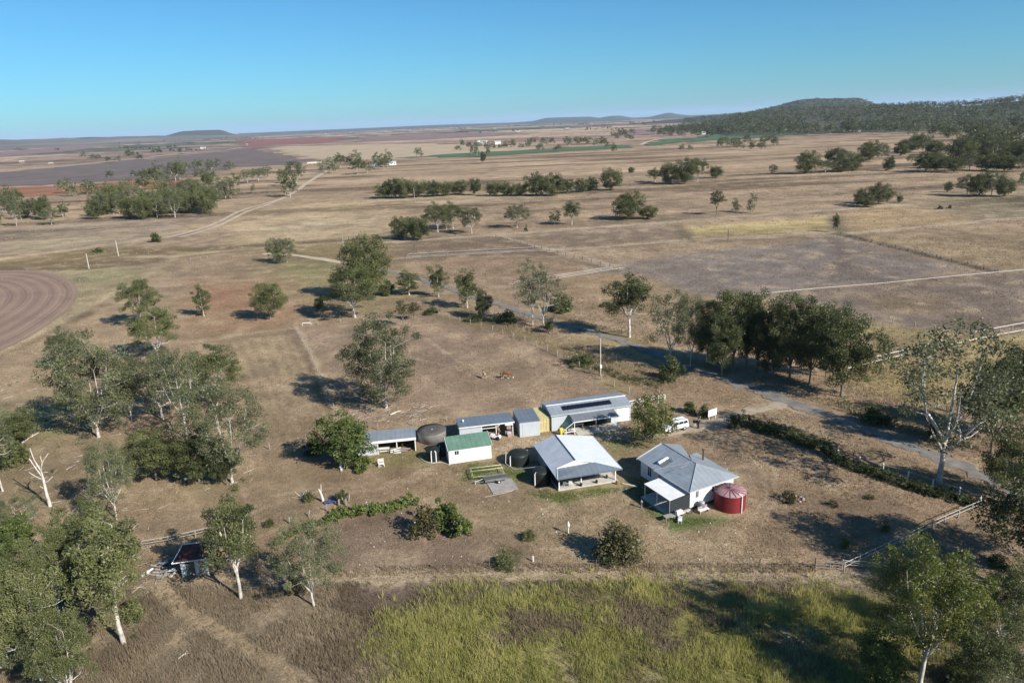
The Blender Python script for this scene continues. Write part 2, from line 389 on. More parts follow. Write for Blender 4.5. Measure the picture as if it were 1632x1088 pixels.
def ground():
    az = np.concatenate([np.linspace(R(-58), R(-42), 22)[:-1], np.linspace(R(-42), R(42), 480), np.linspace(R(42), R(58), 22)[1:], np.linspace(R(58), R(302), 40)[1:-1]])
    rr = np.concatenate([[4, 14, 24], np.geomspace(32, 420, 310), np.geomspace(423, 1200, 135), np.geomspace(1212, 4000, 65), np.geomspace(4100, 70000, 45)])
    A, D = np.meshgrid(az, rr); X, Y = D * np.sin(A), D * np.cos(A)
    n, k = len(az), len(rr)
    Z = np.where((D < 330), (fbm(X / 1.7, Y / 1.7, 3, 3) - .5) * .16, 0.0)
    flat = np.hypot(X - 2, Y - 102) < 36
    Z = np.where(flat, np.minimum(Z, 0.0) * .5, Z - .03)
    V = np.stack([X, Y, Z], -1).reshape(-1, 3)
    V = np.vstack([V, [[0, 0, 0]]])
    i = np.arange(k - 1)[:, None] * n; j = np.arange(n)[None, :]; j2 = (j + 1) % n
    F = np.stack([i + j, i + n + j, i + n + j2, i + j2], -1).reshape(-1, 4)
    F = F[:, ::-1]
    # close the middle with quads of pairs
    me = npmesh('ground', V, F, [ground_mat()], smooth=True)
    col = cover(X.reshape(-1), Y.reshape(-1)); col = np.vstack([col, [[.25, .18, .12]]])
    a = me.attributes.new('cover', 'FLOAT_COLOR', 'POINT')
    a.data.foreach_set('color', np.hstack([col, np.ones((len(col), 1))]).astype(np.float32).ravel())
    o = link('ground', me); o['kind'] = 'structure'; return o
def ground_mat():
    m = bpy.data.materials.new('dry grass ground'); m.use_nodes = True; t = m.node_tree; b = t.nodes['Principled BSDF']
    b.inputs['Roughness'].default_value = .95; b.inputs['Specular IOR Level'].default_value = .05
    at = nn(t, 'ShaderNodeAttribute', attribute_name='cover'); tc = nn(t, 'ShaderNodeTexCoord')
    out = at.outputs['Color']
    for sc, lo, hi, det in ((.9, .72, 1.22, 8), (4.5, .66, 1.3, 6), (.11, .84, 1.14, 5)):
        n = nn(t, 'ShaderNodeTexNoise', i_Scale=sc, i_Detail=float(det), i_Roughness=.7)
        t.links.new(tc.outputs['Object'], n.inputs['Vector'])
        r = nn(t, 'ShaderNodeMapRange'); r.inputs[1].default_value = .3; r.inputs[2].default_value = .7
        r.inputs[3].default_value = lo; r.inputs[4].default_value = hi
        t.links.new(n.outputs['Fac'], r.inputs[0])
        mx = nn(t, 'ShaderNodeMix', data_type='RGBA', blend_type='MULTIPLY'); mx.inputs['Factor'].default_value = 1
        t.links.new(out, mx.inputs['A']); t.links.new(r.outputs[0], mx.inputs['B']); out = mx.outputs['Result']
    t.links.new(out, b.inputs['Base Color'])
    n = nn(t, 'ShaderNodeTexNoise', i_Scale=2.2, i_Detail=8.0, i_Roughness=.75)
    t.links.new(tc.outputs['Object'], n.inputs['Vector'])
    bp = nn(t, 'ShaderNodeBump', i_Strength=.9, i_Distance=.35); t.links.new(n.outputs['Fac'], bp.inputs['Height'])
    t.links.new(bp.outputs[0], b.inputs['Normal'])
    return m
ground()

def smooth_line(P, step):
    """Catmull-Rom through points, about one point per step"""
    P = [np.array(p, float) for p in P]; out = []
    for i in range(len(P) - 1):
        p0, p1, p2, p3 = P[max(i - 1, 0)], P[i], P[i + 1], P[min(i + 2, len(P) - 1)]
        k = max(2, int(np.linalg.norm(p2 - p1) / step))
        for j in range(k):
            t = j / k
            out.append(.5 * (2 * p1 + (p2 - p0) * t + (2 * p0 - 5 * p1 + 4 * p2 - p3) * t * t + (3 * p1 - p0 - 3 * p2 + p3) * t ** 3))
    return out + [P[-1]]
def ribbon(name, px, width, m, z=.05, step=3, jit=.25, label=None):
    L = smooth_line([G(*p)[:2] for p in px], step); rg = random.Random(len(name) + len(px)); V, F = [], []
    cross = [-1, -.6, -.2, .2, .6, 1]
    for i, p in enumerate(L):
        d = L[min(i + 1, len(L) - 1)] - L[max(i - 1, 0)]; d /= np.linalg.norm(d); nrm = np.array([-d[1], d[0]])
        for c in cross:
            wv = width / 2 * c * (1 + (rg.uniform(-jit, jit) if abs(c) == 1 else 0))
            q = p + nrm * wv; V.append((q[0], q[1], z - .05 * (abs(c) == 1) + .02 * (1 - c * c)))
    k = len(cross)
    for i in range(len(L) - 1):
        for j in range(k - 1): F.append((i * k + j, (i + 1) * k + j, (i + 1) * k + j + 1, i * k + j + 1))
    o = link(name, npmesh(name, V, np.array(F)[:, ::-1], m, smooth=True)); o['kind'] = 'structure'
    return o
from mathutils.geometry import tessellate_polygon
def sheet(name, px, m, z=.05, jit=.012):
    P = wpoly(px); Q = []; rg = random.Random(len(px) * 7)
    for i in range(len(P)):
        a, b = P[i], P[(i + 1) % len(P)]; k = max(2, min(30, int(np.linalg.norm(b - a) / (np.hypot(*a) * .02 + 1))))
        for j in range(k):
            q = a + (b - a) * j / k; r = np.hypot(*q) * jit
            Q.append((q[0] + rg.uniform(-r, r), q[1] + rg.uniform(-r, r), z))
    T = np.array(tessellate_polygon([[Vector(q) for q in Q]]))
    a, b, c = [np.array(Q[i]) for i in T[0]]
    V = np.array(Q); n = np.cross(V[T[:, 1]] - V[T[:, 0]], V[T[:, 2]] - V[T[:, 0]])[:, 2]
    T[n < 0] = T[n < 0][:, ::-1]
    o = link(name, npmesh(name, V, T, m)); o['kind'] = 'structure'; return o

M_road = mat('worn grey gravel', (.225, .205, .18), .95, var=.4, scale=.45, spec=.05, bump=.3, bscale=6)
M_drive = mat('pale driveway gravel', (.38, .305, .225), .95, var=.35, scale=.5, spec=.05, bump=.3, bscale=6)
M_track = mat('pale dirt track', (.46, .375, .275), .95, var=.25, scale=.2, bump=.2)
ribbon('road', [(600,428),(630,435),(665,443),(700,455),(760,475),(800,487),(850,503),(900,518),(940,528),(1000,547),(1060,569),(1100,584),(1150,602),(1200,619),(1260,641),(1320,662),(1400,692),(1480,722),(1560,755),(1640,792),(1760,850)], 2.9, M_road, .07, 1.0, .55)
ribbon('dirt_track', [(420,404),(450,405),(480,408),(520,414),(560,421),(600,428)], 3.6, M_track, .06, 4)
ribbon('driveway', [(1258,641),(1235,647),(1200,654),(1165,664),(1130,676),(1100,684),(1060,690)], 2.5, M_drive, .04, .8, .45)
ribbon('dirt_road', [(262,379),(300,370),(342,356),(386,335),(425,324),(462,310),(490,290),(521,272)], 2.6, M_track, .06, 6)
ribbon('dirt_road', [(285,378),(320,369),(352,358),(392,338),(432,324),(470,306),(498,287),(530,268)], 2.6, M_track, .06, 6)
ribbon('gravel_road', [(-200,288),(0,272),(130,262),(220,252),(235,251),(300,243),(360,239),(400,233),(440,228)], 12, M_track, .2, 30, .1)
for L_ in ([(622,386),(760,376),(900,366),(1070,353),(1260,339),(1440,326)], [(872,401),(980,392),(1090,384),(1220,376),(1332,370)], [(1350,373),(1460,362),(1560,352),(1640,346)], [(792,375),(850,391),(920,407),(985,427)]):
    ribbon('dirt_track', L_, 1.7, mat('worn dirt lane', (.37, .29, .205), .95, var=.35, scale=.15), .06, 5, .35)
M_dark = mat('dark ploughed soil', (.155, .118, .102), .95, var=.35, scale=.02, bump=.2)
M_red = mat('red ploughed soil', (.285, .125, .065), .95, var=.3, scale=.02)
M_redf = mat('dull red soil', (.235, .10, .075), .95, var=.25, scale=.01)
M_green = mat('green crop', (.065, .125, .06), .9, var=.3, scale=.015, col2=(.075, .105, .05))
M_stub = mat('straw stubble', (.41, .31, .20), .95, var=.2, scale=.02)
M_rose = mat('rosy fallow', (.23, .15, .13), .95, var=.3, scale=.01)
sheet('ploughed_field', [(-300,308),(0,275),(180,259),(330,244),(400,237),(430,243),(470,251),(500,255),(470,262),(380,267),(280,283),(120,293),(0,298),(-300,330)], M_dark, .15)
sheet('red_field', [(-300,335),(0,300),(120,295),(230,285),(300,289),(260,298),(150,306),(0,316),(-300,352)], M_red, .12)
sheet('red_field', [(378,222),(480,220.5),(545,218.5),(540,226),(440,231),(392,235)], M_redf, .3)
sheet('stubble_field', [(430,234),(660,229),(870,236),(690,252),(530,257),(470,248)], M_stub, .2)
sheet('fallow_field', [(-100,250),(0,243),(150,227),(200,228),(120,240),(0,250),(-100,258)], M_rose, .3)
sheet('fallow_field', [(560,219),(760,211),(860,212),(700,222),(580,226)], M_rose, .4)
sheet('fallow_field', [(980,208),(1120,200),(1200,199),(1120,210),(1000,216)], M_rose, .4)
sheet('crop_field', [(640,252),(760,243),(870,238),(1000,231),(1008,236),(880,242),(760,250)], M_green, .5)
sheet('crop_field', [(1026,233),(1046,224.5),(1096,219),(1085,227),(1050,231)], M_green, .5)
sheet('crop_field', [(1092,227),(1104,218.5),(1160,212),(1290,206),(1290,214),(1160,223)], M_green, .5)
ribbon('gravel_road', [(1020,232),(1042,224),(1090,218),(1120,212.5),(1150,211)], 9, M_track, .9, 40, .1)

# ploughed field with bending furrows
def ploughed():
    B = smooth_line([G(*p)[:2] for p in [(-330,470),(-200,440),(-80,433),(0,432),(45,431),(84,436),(113,448),(125,465),(115,487),(85,512),(45,538),(0,559),(-70,592),(-190,610),(-330,600),(-400,530),(-330,470)]], 4)[:-1]
    B = np.array(B); c = B.mean(0); n = len(B); K = 110; V, F, tint = [], [], []
    d0 = np.hypot(*(B - c).T)
    for k in range(K):
        s = 1 - k / (K - 1) * .97
        fur = .05 * math.sin(k * 1.9)
        for q in c + (B - c) * s: V.append((q[0], q[1], .09 + fur * (k > 0)))
    F = [(k * n + j, k * n + (j + 1) % n, (k + 1) * n + (j + 1) % n, (k + 1) * n + j) for k in range(K - 1) for j in range(n)]
    rg = np.random.default_rng(5); band = np.repeat([.5 + .3 * math.sin(k * .62) * (1 if k < 60 else .4) + rg.uniform(-.18, .18) for k in range(K - 1)], n)
    P = np.array(V); ctr = P[np.array(F)].mean(1); band = band + .7 * (fbm(ctr[:, 0] / 9, ctr[:, 1] / 9, 8, 3) - .5)
    m = bpy.data.materials.new('brown furrowed soil'); m.use_nodes = True; t = m.node_tree; b = t.nodes['Principled BSDF']
    at = nn(t, 'ShaderNodeAttribute', attribute_name='tint'); r = nn(t, 'ShaderNodeValToRGB'); e = r.color_ramp.elements
    e[0].position = .1; e[0].color = (.185, .118, .084, 1); e[1].position = .9; e[1].color = (.26, .172, .12, 1)
    t.links.new(at.outputs['Fac'], r.inputs[0]); t.links.new(r.outputs[0], b.inputs['Base Color']); b.inputs['Roughness'].default_value = .95
    me = npmesh('ploughed_field', V, np.array(F)[:, ::-1] if np.cross(np.append(B[1]-B[0],0), np.append(c-B[0],0))[2] < 0 else F, m, tint=band)
    o = link('ploughed_field', me); o['kind'] = 'structure'
ploughed()

# ---------------------------------------------------------------- hills on the skyline
def hill(name, prof, D, front, back, m, rough=.1, seed=0, rows=14):
    """prof: skyline (photo x, photo y); D: distance of the crest"""
    xs = np.array([p[0] for p in prof], float); ys = np.array([p[1] for p in prof], float)
    px = np.linspace(xs[0], xs[-1], int((xs[-1] - xs[0]) / 5) + 2); py = np.interp(px, xs, ys)
    V = []; n = len(px); top = []
    dirs = []
    for x, y in zip(px, py):
        d = FW + RT * (x - 816) / FPX - UP * (y - 544) / FPX; h = math.hypot(d[0], d[1])
        dirs.append((d[0] / h, d[1] / h)); top.append(CZ + D * d[2] / h)
    dirs = np.array(dirs); top = np.array(top)
    sq = np.clip(top / (.45 * top.max()), .02, 1); front, back = front * sq, back * sq     # low ends are narrow
    for i in range(rows):
        t = i / (rows - 1); u = t / .75 if t < .75 else 1 - (t - .75) / .25
        dist = D - front * (1 - t / .75) if t < .75 else D + back * (t - .75) / .25
        zz = top * (u * u * (3 - 2 * u)); X, Y = dirs[:, 0] * dist, dirs[:, 1] * dist
        zz = zz * (1 + rough * (fbm(X / (front.max() * .2), Y / (front.max() * .2), seed, 3) - .5) * (u < .98)) - 3 * (u < .02)
        V += list(zip(X, Y, zz))
    F = np.array([(i * n + j, i * n + j + 1, (i + 1) * n + j + 1, (i + 1) * n + j) for i in range(rows - 1) for j in range(n - 1)])
    o = link(name, npmesh(name, V, F, m, smooth=True)); o['kind'] = 'structure'
    def at(x, t):
        u = t; i = np.interp(x, px, np.arange(n)); k = int(min(i, n - 2)); f = i - k; dd = D - front[k] * (1 - t)
        dv = dirs[k] * (1 - f) + dirs[k + 1] * f; z = (top[k] * (1 - f) + top[k + 1] * f) * (u * u * (3 - 2 * u))
        return np.array([dv[0] * dd, dv[1] * dd, z])
    return at
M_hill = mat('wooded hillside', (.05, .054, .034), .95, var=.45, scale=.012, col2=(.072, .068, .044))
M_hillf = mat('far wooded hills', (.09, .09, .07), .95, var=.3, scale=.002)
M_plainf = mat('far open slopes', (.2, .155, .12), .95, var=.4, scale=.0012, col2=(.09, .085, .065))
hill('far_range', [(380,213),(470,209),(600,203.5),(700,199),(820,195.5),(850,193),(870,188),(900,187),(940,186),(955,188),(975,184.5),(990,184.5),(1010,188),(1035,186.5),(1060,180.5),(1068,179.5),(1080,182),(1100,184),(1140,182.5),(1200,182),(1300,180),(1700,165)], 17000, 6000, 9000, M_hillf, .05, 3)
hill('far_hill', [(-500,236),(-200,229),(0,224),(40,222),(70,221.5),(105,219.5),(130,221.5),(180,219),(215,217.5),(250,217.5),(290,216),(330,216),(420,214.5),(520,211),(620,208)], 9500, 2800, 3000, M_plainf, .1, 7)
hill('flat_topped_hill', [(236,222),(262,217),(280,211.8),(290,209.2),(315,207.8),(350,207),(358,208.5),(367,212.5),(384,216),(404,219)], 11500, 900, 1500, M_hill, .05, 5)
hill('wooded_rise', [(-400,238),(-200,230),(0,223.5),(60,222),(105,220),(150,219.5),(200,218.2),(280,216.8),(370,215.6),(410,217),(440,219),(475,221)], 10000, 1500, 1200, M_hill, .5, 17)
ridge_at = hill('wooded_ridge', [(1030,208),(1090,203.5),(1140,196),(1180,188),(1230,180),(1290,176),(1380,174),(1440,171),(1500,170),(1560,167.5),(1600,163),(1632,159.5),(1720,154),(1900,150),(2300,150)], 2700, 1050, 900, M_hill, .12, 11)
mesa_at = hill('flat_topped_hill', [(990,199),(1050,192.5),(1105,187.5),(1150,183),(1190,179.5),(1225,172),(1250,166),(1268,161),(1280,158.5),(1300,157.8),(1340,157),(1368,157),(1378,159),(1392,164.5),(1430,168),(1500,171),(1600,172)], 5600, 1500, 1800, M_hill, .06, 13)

# ---------------------------------------------------------------- air
HZ = MB().box(-72000, -72000, -4, 72000, 72000, 420)
hm = bpy.data.materials.new('thin summer air'); hm.use_nodes = True; t = hm.node_tree; t.nodes.clear()
pv = nn(t, 'ShaderNodeVolumePrincipled', i_Density=2.5e-5); pv.inputs['Color'].default_value = (.55, .74, .98, 1); pv.inputs['Anisotropy'].default_value = 0.0
o = nn(t, 'ShaderNodeOutputMaterial'); t.links.new(pv.outputs[0], o.inputs['Volume'])
haze = HZ.obj('haze', hm); haze['kind'] = 'stuff'

# ---------------------------------------------------------------- buildings
rgd = random.Random(11)
M_zinc = mat('grey metal roofing', (.37, .405, .43), .45, .3, .2, .5, .5, seam=(0, .76, .86))
M_zincy = mat('grey metal roofing across', (.37, .405, .43), .45, .3, .2, .5, .5, seam=(1, .76, .86))
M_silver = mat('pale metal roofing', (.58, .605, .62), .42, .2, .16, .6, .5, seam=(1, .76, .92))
M_silver_lit = mat('pale metal roofing sunlit slope', (.72, .735, .74), .45, .1, .08, .6, .5, seam=(1, .76, .93))  # paler copy of the pale roofing: sun on the right slope put into colour
M_slate = mat('blue grey roofing', (.17, .20, .235), .5, .1, .15, .5, .5, seam=(0, .76, .85))
M_dkroof = mat('dark grey roofing', (.20, .215, .23), .5, .2, .15, .5, .5, seam=(0, .76, .88))
M_wall = mat('pale grey cladding', (.48, .515, .535), .6, .1, .08, .8, seam=(0, .4, .9))
M_wally = mat('pale grey side cladding', (.50, .54, .56), .6, .1, .08, .8, seam=(1, .4, .9))
M_white = mat('white paint', (.74, .73, .70), .65, 0, .12, .8)
M_board = mat('white boarding', (.74, .73, .71), .65, 0, .08, 1.0, seam=(0, .3, .9))
M_boardy = mat('white boarding of the side', (.74, .73, .71), .65, 0, .08, 1.0, seam=(1, .3, .9))
M_greenroof = mat('green metal roofing', (.14, .245, .18), .55, .05, .25, .6, seam=(0, .76, .85))
M_glass = mat('dark window glass', (.03, .04, .06), .12, 0, .1, 1, spec=.6)
M_dark = MATS['dark ploughed soil']
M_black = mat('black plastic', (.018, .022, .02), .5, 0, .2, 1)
M_shadecl = mat('charcoal shade mesh', (.03, .033, .037), .8, 0, .2, 2)
M_conc = mat('concrete', (.50, .47, .42), .85, 0, .2, .8, bump=.1)
M_oldconc = mat('weathered concrete', (.25, .235, .21), .9, 0, .3, 1.5, bump=.15, seam=None)
M_timber = mat('grey weathered timber', (.33, .29, .25), .85, 0, .3, 3)
M_dktimber = mat('dark timber', (.12, .095, .075), .85, 0, .3, 3)
M_yellow = mat('cream yellow paint', (.52, .44, .22), .6, 0, .2, 1.5)
M_binyel = mat('yellow bin plastic', (.75, .58, .08), .45, 0, .1, 3)
M_rust = mat('rusty corrugated iron', (.16, .05, .045), .8, .1, .6, 1.6, col2=(.03, .018, .02), seam=(0, .25, .7))
M_panel = mat('solar cells', (.012, .013, .02), .25, .1, .2, 2, spec=.6)
M_blue = mat('blue tarpaulin', (.06, .085, .22), .6, 0, .2, 2)
M_teal = mat('dull green sheet', (.12, .24, .20), .6, 0, .2, 2)
M_red = mat('dark red tank steel', (.20, .020, .024), .65, .05, .35, .6)
M_redroof = mat('faded pink red tank roof', (.40, .25, .26), .65, .05, .3, 1)
M_redrib = mat('red roof rib', (.22, .09, .10), .6, .1, .1, 1)
M_steel = mat('galvanised steel', (.45, .46, .46), .4, .5, .15, 2)
M_grey = mat('mid grey plastic', (.14, .16, .17), .6, 0, .2, 2)
M_brick = mat('pale concrete block', (.42, .41, .38), .85, 0, .2, 2)
M_tyre = mat('tyre rubber', (.02, .02, .02), .8, 0, .2, 5)
M_soil = mat('dry brown dirt', (.26, .195, .13), .95, 0, .3, 1)

def posts(par, pts, h, s=.06, m=None, z0=0):
    for x, y in pts:
        hh = h(x, y) if callable(h) else h
        MB().box(x - s, y - s, z0, x + s, y + s, hh).obj('post', m or M_white, par)
def window(par, x, z, w, h, y=-.0, axis='x', d=-1, frame=M_white):
    """window in a wall that runs along axis; d is the outward side"""
    f, g = MB(), MB(); t = .06
    def b(mb, a0, a1, z0, z1, o0, o1):
        if axis == 'x': mb.box(a0, y + min(d * o0, d * o1), z0, a1, y + max(d * o0, d * o1), z1)
        else: mb.box(y + min(d * o0, d * o1), a0, z0, y + max(d * o0, d * o1), a1, z1)
    b(g, x + t, x + w - t, z + t, z + h - t, .004, .02)
    for a0, a1, z0, z1 in ((x, x + t, z, z + h), (x + w - t, x + w, z, z + h), (x + t, x + w - t, z, z + t), (x + t, x + w - t, z + h - t, z + h), (x + w / 2 - .02, x + w / 2 + .02, z + t, z + h - t)):
        b(f, a0, a1, z0, z1, .004, .05)
    o = f.obj('window', frame, par); g.obj('pane', M_glass, o); return o

# long grey shed with solar panels
S = thing('machinery_shed', 'long pale grey machinery shed with a row of solar panels on its roof', 'shed', (6.1, 111.7, 0), R(13.5))
L, Dp, E, RZ, RY = 14.2, 5.9, 2.9, 3.5, 2.8
MB().box(0, 0, 0, L, .08, E - .02).obj('front_wall', M_wall, S)
MB().box(0, Dp - .08, 0, L, Dp, E - .02).obj('back_wall', M_wall, S)
for x in (0, L - .08):
    MB().hexa([(x, .08, 0), (x + .08, .08, 0), (x + .08, Dp - .08, 0), (x, Dp - .08, 0)], [(x, .08, E - .02), (x + .08, .08, E - .02), (x + .08, Dp - .08, E - .02), (x, Dp - .08, E - .02)]).add(
        [(x, 0, E - .02), (x, Dp, E - .02), (x, RY, RZ - .05), (x + .08, 0, E - .02), (x + .08, Dp, E - .02), (x + .08, RY, RZ - .05)], [(0, 2, 1), (3, 4, 5), (0, 3, 5, 2), (1, 2, 5, 4)]).obj('end_wall', M_wally, S)
rf = MB().slab([(-.15, -.2, E - .04), (L + .15, -.2, E - .04), (L + .15, RY, RZ), (-.15, RY, RZ)], .05).slab([(-.15, RY + .002, RZ), (L + .15, RY + .002, RZ), (L + .15, Dp + .2, E - .04), (-.15, Dp + .2, E - .04)], .05).obj('roof', M_zinc, S)
MB().tube([(-.15, RY, RZ + .02), (L + .15, RY, RZ + .02)], .09, 6).obj('ridge_cap', M_silver, rf)
MB().box(-.2, -.33, E - .16, L + .2, -.2, E - .03).obj('gutter', M_silver, rf)
for k in range(11):
    sl = (RZ - E + .04) / (RY + .2); x0 = 2.35 + k * .80
    q = [(x0, .75), (x0 + .74, .75), (x0 + .74, 1.95), (x0, 1.95)]
    o = MB().slab([(x, y, E - .04 + (y + .2) * sl + .14) for x, y in q], .04).obj('solar_panel', M_panel, rf)
    if k == 0: pm = o
MB().box(11.6, -.03, .02, 13.9, .0, 2.45).obj('roller_door', M_white, S)
lean = MB().slab([(3.0, -.02, 2.78), (10.8, -.02, 2.78), (11.1, -2.45, 2.22), (3.1, -2.45, 2.22)], .05).obj('lean_to_roof', M_dkroof, S)
MB().box(3.05, -2.52, 2.08, 11.15, -2.455, 2.24).box(3.0, -2.4, 2.1, 3.06, -.1, 2.2).obj('fascia', M_white, lean)
MB().tube([(3.1, -2.45, 2.15), (1.6, -2.9, 1.45)], .05).tube([(1.6, -2.9, 1.45), (1.6, -2.9, 0)], .05).obj('brace', M_white, S)
posts(S, [(3.2, -2.4), (7.0, -2.4), (10.9, -2.4)], 2.15, .05)
MB().box(3.3, -.04, .05, 10.6, -.005, 2.3).obj('dark_interior_sheet', M_black, S)  # black sheet on the solid wall; shade of the interior put into its colour
MB().slab([(2.9, -.1, 2.2), (3.0, -2.3, 2.0), (1.9, -2.7, .9), (1.7, -.3, 1.0)], .02).obj('shade_sail', M_teal, S)
MB().box(3.6, -3.0, -.05, 11.4, -.08, .07).obj('slab', M_conc, S)
# things under and beside the lean-to
t = thing('workbench', 'pale workbench under the lean-to of the long solar shed', 'bench', (9.4, 111.6, .07), R(13.5))
MB().box(0, 0, .8, 2.2, .7, .88).obj('top', M_white, t); MB().box(.1, .1, 0, .2, .6, .8).obj('leg', M_timber, t); MB().box(2.0, .1, 0, 2.1, .6, .8).obj('leg', M_timber, t)
t = thing('low_barrier', 'white low frame beside the yellow bin before the solar shed', 'frame', (8.0, 109.5, .0), R(13.5))
MB().box(0, 0, .55, 2.0, .08, .68).box(0, .9, .55, 2.0, .98, .68).obj('rail', M_white, t)
for x in (.1, 1.8): MB().box(x, 0, 0, x + .08, .98, .55).obj('leg', M_white, t)
g = G(895, 693); t = thing('wheelie_bin', 'yellow bin standing before the left end of the solar shed', 'bin', (g[0], g[1], 0), R(20))
MB().hexa([(-.22, -.25, .1), (.22, -.25, .1), (.22, .22, .1), (-.22, .22, .1)], [(-.34, -.36, 1.05), (.34, -.36, 1.05), (.34, .34, 1.05), (-.34, .34, 1.05)]).obj('body', M_binyel, t)
MB().hexa([(-.36, -.38, 1.05), (.36, -.38, 1.05), (.36, .36, 1.05), (-.36, .36, 1.05)], [(-.3, -.3, 1.14), (.3, -.3, 1.14), (.3, .36, 1.17), (-.3, .36, 1.17)]).obj('lid', M_binyel, t)
for s in (-1, 1): MB().lathe([(0, -.03), (.12, -.03), (.12, .03), (0, .03)], 10).obj('wheel', M_tyre, t); o = C.objects[-1]; o.rotation_euler = (0, R(90), 0); o.location = (s * .27, .28, .12)

# white shed with green roof
S = thing('green_roofed_shed', 'small white shed with a green metal roof', 'shed', (-10.4, 100.9, 0), R(13.5))
L, Dp, E, RZ, RY = 6.7, 4.6, 2.35, 3.25, 3.1
MB().box(0, 0, 0, L, .08, E).obj('front_wall', M_white, S); MB().box(0, Dp - .08, 0, L, Dp, E).obj('back_wall', M_white, S)
for x in (0, L - .08):
    MB().hexa([(x, .08, 0), (x, Dp - .08, 0), (x, Dp - .08, E), (x, RY, RZ - .06), (x, .08, E)], [(x + .08, .08, 0), (x + .08, Dp - .08, 0), (x + .08, Dp - .08, E), (x + .08, RY, RZ - .06), (x + .08, .08, E)]).obj('end_wall', M_white, S)
rf = MB().slab([(-.1, -.15, E - .01), (L + .1, -.15, E - .01), (L + .1, RY, RZ), (-.1, RY, RZ)], .05).slab([(-.1, RY + .002, RZ), (L + .1, RY + .002, RZ), (L + .1, Dp + .15, E - .01), (-.1, Dp + .15, E - .01)], .05).obj('roof', M_greenroof, S)
for x in (-.15, L + .1): MB().hexa([(x, -.16, E - .12), (x + .05, -.16, E - .12), (x + .05, RY, RZ - .1), (x, RY, RZ - .1)], [(x, -.16, E + .06), (x + .05, -.16, E + .06), (x + .05, RY, RZ + .07), (x, RY, RZ + .07)]).obj('barge_board', M_white, rf)
for x in (.95, 1.3): 
    f = MB().box(x, -.03, 1.45, x + .28, -.002, 2.05).obj('window', M_glass, S)

# left open shed
S = thing('open_shed', 'low open-fronted shed with a grey roof and pale fascia beside the bushy tree', 'shed', (-25.2, 104.9, 0), R(8.5))
L, Dp = 9.2, 4.6
rf = MB().slab([(-.1, -.2, 2.4), (L + .1, -.2, 2.4), (L + .1, Dp, 2.15), (-.1, Dp, 2.15)], .06).obj('roof', M_zinc, S)
MB().box(-.1, -.27, 2.0, L + .1, -.205, 2.42).obj('fascia', M_white, rf)
MB().box(0, Dp - .1, 0, L, Dp - .03, 2.08).obj('back_wall', M_zinc, S); MB().box(0, 0, 0, .06, Dp - .1, 2.1).obj('end_wall', M_wally, S)
MB().box(L - .06, .1, 0, L, Dp - .1, 2.1).obj('end_wall', M_wally, S); MB().box(.06, 0, 0, 3.1, .06, 2.0).obj('front_panel', M_wall, S)
posts(S, [(3.2, 0), (6.2, 0), (L - .08, 0)], 2.05, .07)
def stack(name, label, cat, at, rz, n, size, m, part, seed=1, ramp=.0):
    t = thing(name, label, cat, at, rz); r = random.Random(seed)
    for k in range(n):
        w_, d_, h_ = size; x, y = r.uniform(-.5, .5) * w_, r.uniform(-.5, .5) * d_
        o = MB().box(-w_ / 2, -d_ / 2, 0, w_ / 2, d_ / 2, h_).obj(part, m[k % len(m)] if isinstance(m, list) else m, t)
        o.location = (x, y, .02 + h_ * 1.03 * (k // 2)); o.rotation_euler = (r.uniform(-.05, .05), r.uniform(-.08, .08), r.uniform(-.4, .4))
    return t
stack('timber_pile', 'jumbled pile of pale and reddish boards inside the low open shed', 'pile', (-18.6, 105.9, 0), .2, 14, (1.7, .25, .09), [M_timber, M_white, M_rust, M_dktimber], 'board', 3)
t = thing('trestle_table', 'white trestle table inside the low open shed, left of the boards', 'table', (-22.0, 105.5, 0), .1)
MB().box(0, 0, .75, 1.7, .7, .82).obj('top', M_white, t)
for x in (.1, 1.5): MB().box(x, .05, 0, x + .08, .65, .75).obj('leg', M_timber, t)
MB().box(.1, .1, .3, 1.5, .6, .36).obj('shelf', M_white, t)

# kiosk left of it with the two white frames
g = G(549, 744); S = thing('garden_hut', 'small garden hut with a pale green roof and white framed front under the bushy tree', 'hut', (g[0], g[1], 0), R(8))
MB().slab([(-.2, -.2, 2.0), (2.3, -.2, 2.0), (2.3, 2.0, 2.3), (-.2, 2.0, 2.3)], .05).obj('roof', M_teal, S)
MB().box(0, 1.8, 0, 2.1, 1.86, 2.15).box(2.04, .1, 0, 2.1, 1.8, 2.0).obj('wall', M_dktimber, S)
posts(S, [(0, 0), (1.0, 0), (2.05, 0)], 1.96, .06)
for b in ((.06, -.05, 1.75, .94, .05, 1.85), (.06, -.05, .95, .94, .05, 1.05), (1.06, -.05, 1.75, 1.99, .05, 1.85)): MB().box(*b).obj('front_rail', M_white, S)
MB().hexa([(-.5, -1.2, 0), (-.2, -1.2, 0), (-.2, -1.15, 0), (-.5, -1.15, 0)], [(-.75, -.1, 1.0), (-.45, -.1, 1.0), (-.45, -.05, 1.0), (-.75, -.05, 1.0)]).obj('leaning_board', M_white, S)
g = G(604, 745); S = thing('garden_chair', 'white slatted garden chair beside the shrub before the low open shed', 'chair', (g[0], g[1], 0), R(20))
for x in (0, .8):
    for y in (0, .5): MB().box(x, y, 0, x + .07, y + .07, 1.25 if y else .45).obj('leg', M_white, S)
MB().box(0, 0, .45, .87, .57, .52).obj('seat', M_white, S)
for z in (.7, .9, 1.1): MB().box(.07, .5, z, .8, .55, z + .1).obj('back_slat', M_white, S)

